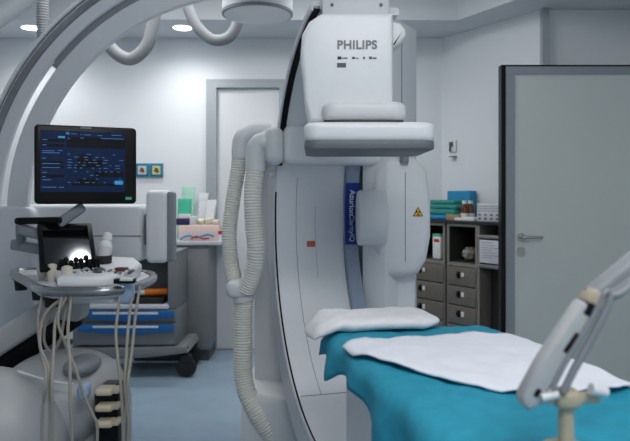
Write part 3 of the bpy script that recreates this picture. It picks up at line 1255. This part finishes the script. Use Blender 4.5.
# probe cables
cab = [
    ([(37, 296), (38, 318), (40, 345), (46, 376), (43, 405), (42, 425)], 2.42, 'thin pale cable hanging farthest from the drawer, on the left'),
    ([(58, 300), (50, 308), (42, 322), (40, 345), (48, 368), (50, 400), (50, 425)], 2.40, 'pale cable bowing out to the left below the console'),
    ([(61, 300), (56, 318), (54, 345), (52, 380), (52, 425)], 2.37, 'pale cable dropping straight beside the bowed one'),
    ([(66, 300), (68, 330), (70, 365), (70, 400), (72, 425)], 2.36, 'pale cable dropping straight in front of the domed body'),
    ([(56, 300), (58, 322), (66, 345), (76, 370), (84, 395), (93, 415), (97, 425)], 2.34, 'pale cable slanting right across the domed body'),
    ([(63, 299), (64, 320), (60, 340), (52, 352), (44, 340), (48, 315), (60, 300)], 2.43, 'pale cable coiled in a loop under the console rim'),
    ([(116, 298), (116, 330), (118, 360), (121, 388), (123, 425)], 2.38, 'pale cable hanging below the light blue pouch'),
    ([(128, 298), (128, 330), (126, 360), (125, 388), (129, 425)], 2.40, 'pale cable hanging in the middle of the three right of the drawer'),
    ([(136, 288), (135, 320), (132, 350), (128, 380), (126, 408), (124, 425)], 2.44, 'outermost pale cable hanging from the console right end'),
]
for pts, Y, lab in cab:
    bm = NB()
    Yf = 2.03 if pts[-1][0] < 75 else 2.2
    P = [W(x, y, Y + (Yf - Y) * max(0, min(1, (y - 315) / 60)) ** .8) if pts[-1][1] > 420 else W(x, y, Y) for x, y in pts]
    P[0].y = Y + .05
    if pts[-1][1] > 420:
        P += [W(pts[-1][0], 450, Yf), W(pts[-1][0], 470, Yf + .04), W(pts[-1][0], 474, Yf + .22), W(pts[-1][0] - 2, 472, 2.44)]
    tube(bm, P, .0054, 10, 8)
    tag(obj('probe_cable', bm, M['cable']), lab, 'cable', 'probe cables below the console')

# ------------------------------------------------------------------ procedure cart
CY = 4.62
x0, x1 = W(72, 0, CY).x, W(176, 0, CY).x
Z = lambda y: W(0, y, CY).z
t = thing('procedure_cart', 'grey wheeled cart with two blue handled drawers below open shelf', 'cart', ((x0 + x1) / 2, CY + .2, 0))
bm = NB()
box(bm, x0, x1, CY + .01, CY + .42, Z(346), Z(309), .006)
obj('drawer_case', bm, M['cart'], t)
bm = NB()
box(bm, x0, x1, CY + .40, CY + .43, Z(309), Z(262), .004)
obj('back_panel', bm, M['cart'], t)
for x in (x0 + .001, x1 - .06):
    bm = NB()
    box(bm, x, x + .06, CY + .0, CY + .42, Z(309), Z(255), .006)
    obj('side_post', bm, M['cart'], t)
bm = NB()
box(bm, x0, x1, CY, CY + .42, Z(256), Z(252), .004)
obj('top_shelf', bm, M['cart'], t)
bm = NB()
box(bm, x0 + .03, x1 - .05, CY - .012, CY + .4, Z(309), Z(305), .004)
obj('lower_shelf', bm, M['arc'], t)
for ya, yb, yc in ((309.5, 322, 320), (323, 345, 333)):
    bm = NB()
    box(bm, x0 + .045, x1 - .004, CY - .006, CY + .03, Z(yb) + .004, Z(ya), .004)
    dwr = obj('drawer', bm, M['cart'], t)
    bm = NB()
    n = 16
    top_ = [(x0 + .05 + (x1 - x0 - .06) * k / n, Z(ya + 1)) for k in range(n + 1)]
    bot_ = [(x0 + .05 + (x1 - x0 - .06) * k / n, Z(ya + 7) - .026 * math.sin(PI * k / n)) for k in range(n, -1, -1)]
    prism(bm, top_ + bot_, .03, Matrix.Translation((0, CY - .034, 0)), .004)
    obj('handle', bm, M['blue'], dwr)['label'] = 'blue bowed grip'
    bm = NB()
    box(bm, x0 + .16, x1 - .12, CY - .037, CY - .02, Z(ya + 4.2), Z(ya + 1.8), .002)
    obj('card_slot', bm, M['paper'], dwr)
bm = NB()
n = 16
prism(bm, [(x0 - .05, Z(348)), (x1 + .07, Z(346)), (x1 + .09, Z(352))] + [(x1 + .06 - (x1 - x0 + .12) * k / n, Z(353) - .035 * math.sin(PI * k / n)) for k in range(n + 1)], .46,
      Matrix.Translation((0, CY - .02, 0)), .006)
obj('base', bm, M['cart'], t)
for x, y in ((x1 + .07, CY + .03), (x1 + .04, CY + .40), (x0, CY + .03), (x0, CY + .40)):
    bm = NB()
    cyl(bm, (x, y - .022, .072), (x, y + .022, .072), .072, n=28, bev=.012)
    box(bm, x - .05, x + .04, y - .03, y + .03, .10, .17, .02, 3)
    cyl(bm, (x, y, .1), (x, y, .22), .014)
    obj('caster', bm, M['rubber'], t)
# items on its shelf
bm = NB()
a, b = W(140, 303, CY + .1), W(166, 291, CY + .1)
a, b = W(128, 304, CY + .05), W(168, 298.5, CY + .05)
box(bm, a.x, b.x - .03, CY + .04, CY + .3, Z(305) + .001, Z(305) + .045, .006)
tag(obj('instrument_tray', bm, M['rubber']), 'low black tray on the open cart shelf', 'tray')
bm = NB()
za = Z(305) + .046
cyl(bm, (W(141, 0, CY).x, CY + .1, za + .03), (W(163, 0, CY).x, CY + .14, za + .03), .027, n=20, bev=.008)
cyl(bm, (W(136, 0, CY).x, CY + .09, za + .03), (W(141.5, 0, CY).x, CY + .1, za + .03), .02, n=20, mi=1)
tag(obj('orange_canister', bm, [M['orange'], M['paper']]), 'orange canister lying on black tray in the grey cart', 'canister')

# ------------------------------------------------------------------ side counter with supplies
Q = 5.08
ZT = W(0, 241, Q).z
t = thing('supply_counter', 'grey supply counter against back wall left of the closed door', 'counter', (-1.1, 5.28, 0))
bm = NB()
box(bm, -1.45, W(209, 0, Q).x, Q + .02, BY - .01, .09, ZT - .04, .006)
obj('body', bm, M['counter'], t)
bm = NB()
xd0, xd1 = W(180, 0, Q).x, W(208, 0, Q).x
box(bm, xd0, xd1, Q + .008, Q + .022, .1, ZT - .06, .004)
obj('door', bm, M['counter'], t)
bm = NB()
box(bm, -1.45, W(208, 0, Q).x, Q + .04, BY - .02, 0, .09)
obj('plinth', bm, M['base'], t)
bm = NB()
box(bm, -1.47, W(222.5, 0, Q).x, Q - .01, BY - .002, ZT - .035, ZT, .006)
obj('worktop', bm, M['boxgrey'], t)


def pack(name, px0, px1, py0, py1, Y, d, m, lab, cat, group=None, bulge=.012, p=4, extra=None, zbase=None):
    a, b = W(px0, py1, Y), W(px1, py0, Y)
    z0 = zbase if zbase is not None else a.z
    bm = NB()
    blob(bm, ((a.x + b.x) / 2, Y + d / 2, (z0 + b.z) / 2), (b.x - a.x) / 2, d / 2, (b.z - z0) / 2, p, 28, 14)
    for v in bm.verts:
        v.co += Vector((noise.noise(v.co * 30), 0, noise.noise(v.co * 30 + Vector((5, 5, 5))))) * bulge * .4
    mn = min(v.co.z for v in bm.verts)
    for v in bm.verts:
        v.co.z += z0 - mn
    o = obj(name, bm, m)
    return tag(o, lab, cat, group)


def carton(name, px0, px1, py0, py1, Y, d, m, lab, cat, group=None, z0=None, bev=.003):
    a, b = W(px0, py1, Y), W(px1, py0, Y)
    bm = NB()
    box(bm, a.x, b.x, Y, Y + d, a.z if z0 is None else z0, b.z, bev)
    return tag(obj(name, bm, m), lab, cat, group)


zq = ZT + .001
# back row: bags stand on the counter


def pouch(name, px0, px1, py0, Y, d, m, lab, cat, group=None, tilt=0.0, top=None):
    a, b = W(px0, py0, Y), W(px1, py0, Y)
    w, h, cxx = (b.x - a.x) / 2, a.z - zq, (a.x + b.x) / 2
    bm = NB()
    rows, n = [], 36
    for j in range(15):
        q = j / 14
        dep = d / 2 * (.75 + .25 * math.sin(PI * min(1, q * 1.6))) * (1 - q ** 3 * .9)
        row = []
        for i in range(n):
            an = 2 * PI * i / n
            f = lambda v, p: math.copysign(abs(v) ** (2 / p), v)
            x = w * f(math.cos(an), 6) * (1 - .06 * math.sin(PI * q)) + tilt * h * q
            y = dep * f(math.sin(an), 2.2)
            x += .004 * noise.noise((x * 40, y * 40, q * 6 + px0))
            y += .010 * noise.noise((x * 45, q * 9, px0)) * math.sin(PI * q)
            zed = zq + h * q + (.006 * noise.noise((x * 60, px0, 2)) if q > .5 else 0)
            row.append(bm.verts.new((cxx + x, Y + y, zed)))
        rows.append(row)
    for j, (r0, r1) in enumerate(zip(rows, rows[1:])):
        for i in range(n):
            bm.faces.new((r0[i], r0[(i + 1) % n], r1[(i + 1) % n], r1[i])).material_index = 1 if (top and j >= 10) else 0
    bm.faces.new(rows[0][::-1])
    bm.faces.new(rows[-1])
    return tag(obj(name, bm, [m, top] if top else m, angle=70), lab, cat, group)


pouch('mint_pouch', 182, 195, 187, 5.42, .07, M['mint'], 'tall pale mint pouch at the back of the counter', 'pouch')
gp = pouch('green_pouch', 177.5, 191.5, 199, 5.315, .07, M['green'], 'green supply pouch in front of the pale mint one', 'pouch')
bm = NB()
a, b = W(178.5, 220, 5.27), W(190.5, 214, 5.27)
box(bm, a.x, b.x, 5.268, 5.30, a.z, b.z, .003)
obj('pouch_band', bm, M['paper'], gp)['label'] = 'white printed band'
pouch('clear_bag', 195.5, 206, 193, 5.43, .06, M['bag'], 'clear plastic bag standing beside the mint pouch', 'bag', 'clear supply bags', .06)
pouch('clear_bag', 202, 212, 200, 5.34, .06, M['bag'], 'clear plastic bag leaning nearest the door frame', 'bag', 'clear supply bags', .14)
# tray with packs in front
zk = W(0, 232, 5.2).z
bm = NB()
a, b = W(178, 0, 5.12), W(219, 0, 5.12)
box(bm, a.x, b.x, 5.13, 5.26, zq, W(0, 225, 5.13).z, .006)
tag(obj('supply_box', bm, M['pink']), 'wide pale pink box across the counter front', 'box')
zb2 = W(0, 225, 5.13).z + .001
carton('purple_box', 176, 189, 218.5, 225, 5.13, .08, M['purple'], 'dark purple carton on top of the pink box', 'box', z0=zb2)
carton('white_carton', 189.5, 196, 216.5, 225, 5.14, .08, M['paper'], 'small white carton beside the dark purple one', 'box', z0=zb2)
for i, (xa, xb, yt) in enumerate(((197, 204, 219), (204.5, 211.5, 218), (212, 219, 220))):
    pack('cream_packet', xa, xb, yt, 225, 5.14, .08, M['cream'], ('cream packet next to the small white carton', 'middle one of three cream packets on the pink box', 'cream packet at the right end of the pink box')[i],
         'packet', 'cream packets in a row', zbase=zb2)
bm = NB()
Yt = 5.10
tube(bm, [W(180, 239.8, Yt), W(184, 237, Yt), W(189, 235.5, Yt), W(195, 237.5, Yt), W(202, 236, Yt), (W(208, 234.5, Yt)), W(214, 236.5, Yt)], .008, 10)
tag(obj('blue_tubing', bm, M['skyblue']), 'blue tubing curled along the counter front edge', 'tubing')
bm = NB()
tube(bm, [W(191, 239.2, 5.09), W(196, 236.4, 5.09), W(203, 238.4, 5.09), W(209, 238.2, 5.09)], .007, 10)
tag(obj('pink_tubing', bm, M['picred']), 'short pinkish red tubing mixed with the blue', 'tubing')
q = W(221, 240, 5.12)
t = thing('specimen_jar', 'small clear jar with red lid at the counter right end', 'jar', (q.x - .004, 5.13, zq))
bm = NB()
cyl(bm, (q.x - .004, 5.13, zq), (q.x - .004, 5.13, zq + .05), .017)
obj('body', bm, M['bag'], t)
bm = NB()
cyl(bm, (q.x - .004, 5.13, zq + .05), (q.x - .004, 5.13, zq + .075), .019)
obj('lid', bm, M['red'], t)

# small framed pictures
for (xa, xb), lab, mi in (((136, 149.5), 'small teal framed picture of flowers beside the monitor edge', 0), ((150.5, 163.5), 'small teal framed picture with green plant, right of the flowers', 1)):
    a, b = W(xa, 177, BY), W(xb, 163.5, BY)
    t = thing('wall_picture', lab, 'picture', ((a.x + b.x) / 2, BY - .01, a.z), 'small teal framed wall pictures')
    bm = NB()
    f = .022
    prism(bm, [(a.x, a.z), (a.x, b.z), (b.x, b.z), (b.x, a.z)], .02, Matrix.Translation((0, BY - .021, 0)), .003)
    obj('frame', bm, M['picframe'], t)
    bm = NB()
    box(bm, a.x + f, b.x - f, BY - .0235, BY - .015, a.z + f, b.z - f)
    pic = obj('picture_panel', bm, M['piccream'] if mi else M['boxgrey'], t)
    bm = NB()
    cxx, czz = (a.x + b.x) / 2, (a.z + b.z) / 2
    for k in range(7):
        an = k * 2.4
        rr = .006 + .0035 * k ** .7
        cyl(bm, (cxx + rr * math.cos(an), BY - .0255, czz - .003 + rr * math.sin(an)), (cxx + rr * math.cos(an), BY - .0225, czz - .003 + rr * math.sin(an)), .009, n=12, mi=(0 if (mi or k % 3 == 0) else 1))
    obj('motif', bm, [M['picgreen'], M['picred']], pic)

# small wall dispenser on the angled wall
cd = Vector((.55, -.84, 0)).normalized()
cn = Vector((-.84, -.55, 0)).normalized()
m = frame_mtx((1.09, BY, 0), cd)               # local x along the wall, local y into the wall
bm = NB()
xq = .13
zw = W(0, 152, 5.38).z
box(bm, xq - .03, xq + .05, -.018, 0, zw - .0, zw + .10, .006, mtx=m)
t = thing('wall_switch', 'small white wall fitting with dark catch above the cabinets', 'wall fitting', m @ Vector((xq, 0, zw)))
obj('plate', bm, M['white2'], t)
bm = NB()
box(bm, xq - .02, xq + .02, -.028, -.015, zw + .045, zw + .085, .006, mtx=m)
box(bm, xq - .02, xq - .0, -.028, -.015, zw + .005, zw + .045, .004, mtx=m)
obj('catch', bm, M['dgrey'], t)
bm = NB()
box(bm, xq + .0, xq + .05, -.05, -.0, zw - .045, zw - .035, .003, mtx=m)
obj('hook', bm, M['grey'], t)

# ------------------------------------------------------------------ storage cabinets along the angled wall
CD = .40
ZC = 1.105


def at_front(px):
    """wall coordinate of the cabinet front plane seen in column px"""
    lo, hi = -1.0, 2.0
    for _ in range(40):
        md = (lo + hi) / 2
        p = m @ Vector((md, -CD, 0))
        if CX + F * p.x / p.y < px:
            lo = md
        else:
            hi = md
    return lo


def drawer_cab(a, b, lab):
    base = m @ Vector(((a + b) / 2, -CD / 2, 0))
    t = thing('drawer_cabinet', lab, 'cabinet', base, 'steel drawer cabinets')
    th = .018
    bm = NB()
    for x in (a, b - th):
        box(bm, x, x + th, -CD, -.01, .05, ZC, .002, 1, mtx=m)
    box(bm, a, b, -.03, -.01, .05, ZC, mtx=m)
    box(bm, a, b, -CD + .004, -.01, ZC - th, ZC, mtx=m)
    box(bm, a, b, -CD + .004, -.01, .79, .815, mtx=m)
    box(bm, a, b, -CD + .02, -.01, .0, .06, mtx=m)
    obj('carcass', bm, M['cabframe'], t)
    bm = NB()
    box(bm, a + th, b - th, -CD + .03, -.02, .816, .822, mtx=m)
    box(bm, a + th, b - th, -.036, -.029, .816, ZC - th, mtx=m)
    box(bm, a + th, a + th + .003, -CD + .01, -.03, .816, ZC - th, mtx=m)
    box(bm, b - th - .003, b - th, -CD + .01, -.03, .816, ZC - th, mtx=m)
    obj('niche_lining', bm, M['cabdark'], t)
    zz = .785
    for k in range(5):
        h = .145
        bm = NB()
        box(bm, a + .006, b - .006, -CD - .008, -.1, zz - h + .008, zz, .004, 2, mtx=m)
        d = obj('drawer', bm, M['cab'], t)
        bm = NB()
        xc = a + (b - a) * .42
        box(bm, xc - .016, xc + .016, -CD - .014, -CD, zz - .085, zz - .035, .004, mtx=m)
        cp = m @ Vector((xc, -CD - .014, zz - .06))
        cyl(bm, cp, cp + cn * .012, .009, n=12)
        obj('handle', bm, M['black'], d)
        bm = NB()
        box(bm, xc + .028, xc + .055, -CD - .010, -CD, zz - .07 - .004 * k, zz - .04, .001, mtx=m)
        obj('drawer_tag', bm, M['paper'], d)
        zz -= h
    return t


fA0, fA1, fB0, fB1, fC1 = at_front(405), at_front(444.5), at_front(447), at_front(477), at_front(507)
drawer_cab(fA0, fA1, 'taupe drawer cabinet half hidden behind the white tube housing')
drawer_cab(fB0, fB1, 'taupe drawer cabinet in the middle, open niche over its drawers')
bm = NB()
base = m @ Vector(((fB1 + fC1) / 2, -CD / 2, 0))
t = thing('open_cabinet', 'tall taupe cabinet with hanging paper sheet beside the open door', 'cabinet', base)
a, b = fB1 + .004, fC1 + .06
for x in (a, b - .018):
    box(bm, x, x + .018, -CD, -.01, .0, ZC, .002, 1, mtx=m)
box(bm, a, b, -.03, -.01, .0, ZC, mtx=m)
box(bm, a, b, -CD, -.01, .0, .05, mtx=m)
obj('carcass', bm, M['cabframe'], t)
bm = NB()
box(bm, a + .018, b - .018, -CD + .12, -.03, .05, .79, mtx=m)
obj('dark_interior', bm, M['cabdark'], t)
for zz in (.80, 1.01):
    bm = NB()
    box(bm, a, b, -CD - .006, -.03, zz, zz + .025, .003, mtx=m)
    obj('shelf', bm, M['steel'], t)
bm = NB()
box(bm, a + .02, b - .03, -CD - .0, -CD + .012, .835, 1.0, .002, mtx=m)
obj('paper_sheet', bm, M['boxgrey'], t)['label'] = 'pale paper sheet in a holder'
bm = NB()
for k in range(7):
    z = .98 - k * .018
    box(bm, a + .035, a + .035 + .10 + .03 * ((k * 7) % 3), -CD - .0015, -CD + .002, z, z + .003, mtx=m)
obj('paper_lines', bm, M['cartonmark'], t, False)
bm = NB()
box(bm, fA0 - .02, fC1 + .08, -CD - .015, -.005, ZC + .001, ZC + .024, .004, mtx=m)
tag(obj('cabinet_worktop', bm, M['top']), 'thin black worktop running over all the taupe cabinets', 'worktop')
ZW = ZC + .025


def wall_box(bm, xa, xb, ya, yb, z0, z1, bev=.003, mi=0):
    box(bm, xa, xb, ya, yb, z0, z1, bev, 2, mi, m)


def wx(px, depth):
    lo, hi = -1.0, 2.0
    for _ in range(40):
        md = (lo + hi) / 2
        p = m @ Vector((md, -depth, 0))
        if CX + F * p.x / p.y < px:
            lo = md
        else:
            hi = md
    return lo


def pz(x, depth, py):
    p = m @ Vector((x, -depth, 0))
    return W(0, py, p.y).z


# folded teal cloths, a pile
xa, xb = wx(424, .33), wx(459, .33)
z = ZW
cols = ['bluebox', 'tealbox', 'tealbox', 'tealbox']
labs = ['blue folded cloth at the bottom of the teal pile', 'folded teal cloth second from the bottom of the pile', 'folded teal cloth second from the top of the pile', 'topmost folded teal cloth on the cabinet worktop']
for k in range(4):
    h = (.038, .042, .036, .034)[k]
    bm = NB()
    wall_box(bm, xa + .012 * (k % 2), xb - .02 * (k % 2) - .01 * k, -.36 + .01 * k, -.12, z, z + h - .001, .012)
    for v in bm.verts:
        v.co.z += .004 * noise.noise(v.co * 20)
    bmesh.ops.translate(bm, verts=bm.verts, vec=(0, 0, z - min(v.co.z for v in bm.verts)))
    tag(obj('folded_cloth', bm, M[cols[k]]), labs[k], 'cloth', 'folded cloths in a pile')
    z += h + .002
xa2, xb2 = wx(447, .10), wx(470, .10)
bm = NB()
wall_box(bm, xa2, xb2, -.10, -.02, ZW, pz(xa2, .08, 191), .008)
tag(obj('blue_pack', bm, M['bluebox']), 'bright blue pack standing behind the teal pile', 'pack')
bm = NB()
xk0, xk1 = wx(446, .38), wx(460, .38)
wall_box(bm, xk0 + .015, xk1, -.395, -.365, ZW, ZW + .045, .003)
tag(obj('kraft_carton', bm, M['kraft']), 'flat brown carton in front of the teal pile', 'box')
for px, dep, lab in ((464.5, .30, 'amber bottle with white label, nearer the teal pile'), (470.5, .24, 'amber bottle nearer the pale grey carton')):
    x = wx(px, dep)
    p = m @ Vector((x, -dep, ZW))
    t = thing('amber_bottle', lab, 'bottle', p, 'amber bottles on the worktop')
    bm = NB()
    lathe(bm, [(0, .027), (.005, .03), (.095, .03), (.115, .018), (.13, .015)], frame_mtx(p, (0, 0, 1)), 20)
    obj('body', bm, M['amber'], t)
    bm = NB()
    cyl(bm, p + Vector((0, 0, .126)), p + Vector((0, 0, .15)), .019, n=18)
    obj('cap', bm, M['paper'], t)
    bm = NB()
    lathe(bm, [(.02, .0307), (.055, .0307)], frame_mtx(p, (0, 0, 1)), 20, cap=False)
    obj('bottle_label', bm, M['paper'], t)
for k, (pa, pb, h, lab) in enumerate(((455.5, 463, .022, 'small white packet below the amber bottles, nearer the cloths'), (463.5, 475, .03, 'small white packet below the amber bottles, nearer the carton'))):
    bm = NB()
    wall_box(bm, wx(pa, .385), wx(pb, .385), -.40, -.345, ZW, ZW + h, .006)
    tag(obj('white_packet', bm, M['paper']), lab, 'packet', 'white packets on the worktop')
xg0, xg1 = wx(477, .38), wx(503, .38)
t = thing('grey_carton', 'wide pale grey carton with dark squares beside the open door', 'box', m @ Vector(((xg0 + xg1) / 2, -.3, ZW)))
bm = NB()
zg = pz(xg0, .38, 203.5)
wall_box(bm, xg0, xg1, -.38, -.16, ZW, zg, .004)
obj('body', bm, M['boxgrey'], t)
bm = NB()
for k in range(4):
    x = xg0 + .012 + k * (xg1 - xg0 - .02) / 4
    for z0, z1 in ((.012, .030), (.042, .056)):
        wall_box(bm, x, x + .026, -.3815, -.37, ZW + z0, ZW + z1, 0)
for z0 in (.075, .092, .108):
    wall_box(bm, xg0 + .01, xg1 - .01, -.3815, -.37, ZW + z0, ZW + z0 + .004, 0)
obj('printed_mark', bm, M['cartonmark'], t, False)
# items in the niches
xw = wx(437.5, .36)
t = thing('white_carton', 'white carton with red stripe in the niche beside the tube housing', 'box', m @ Vector((xw, -.36, .823)))
bm = NB()
wall_box(bm, xw - .045, xw + .04, -.37, -.30, .823, pz(xw, .36, 234), .004)
obj('body', bm, M['paper'], t)
bm = NB()
wall_box(bm, xw - .03, xw + .03, -.3715, -.36, pz(xw, .36, 242), pz(xw, .36, 239), 0)
obj('stripe', bm, M['red'], t)
bm = NB()
wall_box(bm, xw - .045, xw + .04, -.3715, -.3, pz(xw, .36, 236.5), pz(xw, .36, 234) + .001, .002)
obj('flap', bm, M['green'], t)
xs0, xs1 = wx(455, .26), wx(472, .26)
p = m @ Vector(((fB0 + fB1) / 2 - .035, -.27, .823))
bm = NB()
blob(bm, p + Vector((0, 0, .05)), .06, .05, .05, 2.6)
for v in bm.verts:
    v.co += Vector((noise.noise(v.co * 40), noise.noise(v.co * 40 + Vector((3, 0, 0))), noise.noise(v.co * 40 + Vector((0, 7, 0))))) * .012
bmesh.ops.translate(bm, verts=bm.verts, vec=(0, 0, .823 - min(v.co.z for v in bm.verts)))
tag(obj('plastic_bag', bm, M['cabframe']), 'crumpled grey bag inside the open niche', 'bag')

# ------------------------------------------------------------------ lights
def area(name, loc, sx, sy, power, color=(1, 1, 1), rot=(0, 0, 0)):
    l = bpy.data.lights.new(name, 'AREA')
    l.shape = 'RECTANGLE'
    l.size, l.size_y = sx, sy
    l.energy = power
    l.color = color
    o = bpy.data.objects.new(name, l)
    COL.objects.link(o)
    o.location = loc
    o.rotation_euler = rot
    return o


def spot(name, loc, power, ang=120, blend=.8, color=(1, 1, 1), rot=(0, 0, 0), size=.06):
    l = bpy.data.lights.new(name, 'SPOT')
    l.energy = power
    l.spot_size = math.radians(ang)
    l.spot_blend = blend
    l.color = color
    l.shadow_soft_size = size
    o = bpy.data.objects.new(name, l)
    COL.objects.link(o)
    o.location = loc
    o.rotation_euler = rot
    return o


hit = W(82, 251, 2.66)                       # ceiling lamp mirrored in the touch screen
vd = (hit - Vector((0, 0, CH))).normalized()
rd = vd - 2 * vd.dot(TPN) * TPN
lp = hit + rd * ((TZ - .02 - hit.z) / rd.z)
bm = NB()
cyl(bm, (lp.x, lp.y, TZ - .02), (lp.x, lp.y, TZ), .062, n=40)
tag(obj('ceiling_lamp', bm, M['lampbright']), 'small bright round lamp in the ceiling above the ultrasound machine', 'ceiling light')
cool = (1.0, .99, .975)
area('ceiling_panel_light', (-.5, 3.8, TZ - .02), 2.4, .9, 40, cool)
area('ceiling_panel_light', (.2, 1.1, TZ - .02), 1.2, 1.2, 12, cool)
area('ceiling_panel_light', (.6, -.25, TZ - .02), 1.6, .7, 42, cool)
for px, pw in ((-90, 34), (30, 36), (182, 36), (345, 14)):
    p = W(px, 25, 5.12)
    spot('downlight_beam', (p.x, 5.08, CZ - .02), pw, 150, 1.0, cool)
w = bpy.data.worlds.new('room_ambient')
w.use_nodes = True
w.node_tree.nodes['Background'].inputs[0].default_value = (.5, .55, .6, 1)
w.node_tree.nodes['Background'].inputs[1].default_value = .1
S.world = w

# ------------------------------------------------------------------ camera
cam = bpy.data.cameras.new('camera')
cam.sensor_width = 36
cam.lens = 36 * F / 630
cam.shift_y = -(220.5 - HY) / 630
cam.clip_start = .02
cam.dof.use_dof = True
cam.dof.focus_distance = 2.7
cam.dof.aperture_fstop = 3.8
co = bpy.data.objects.new('camera', cam)
COL.objects.link(co)
co.location = (0, 0, CH)
co.rotation_euler = (PI / 2, 0, 0)
S.camera = co
S.view_settings.view_transform = 'Standard'
S.view_settings.look = 'None'
S.view_settings.exposure = 0
S.view_settings.gamma = 1
S.view_settings.use_curve_mapping = False
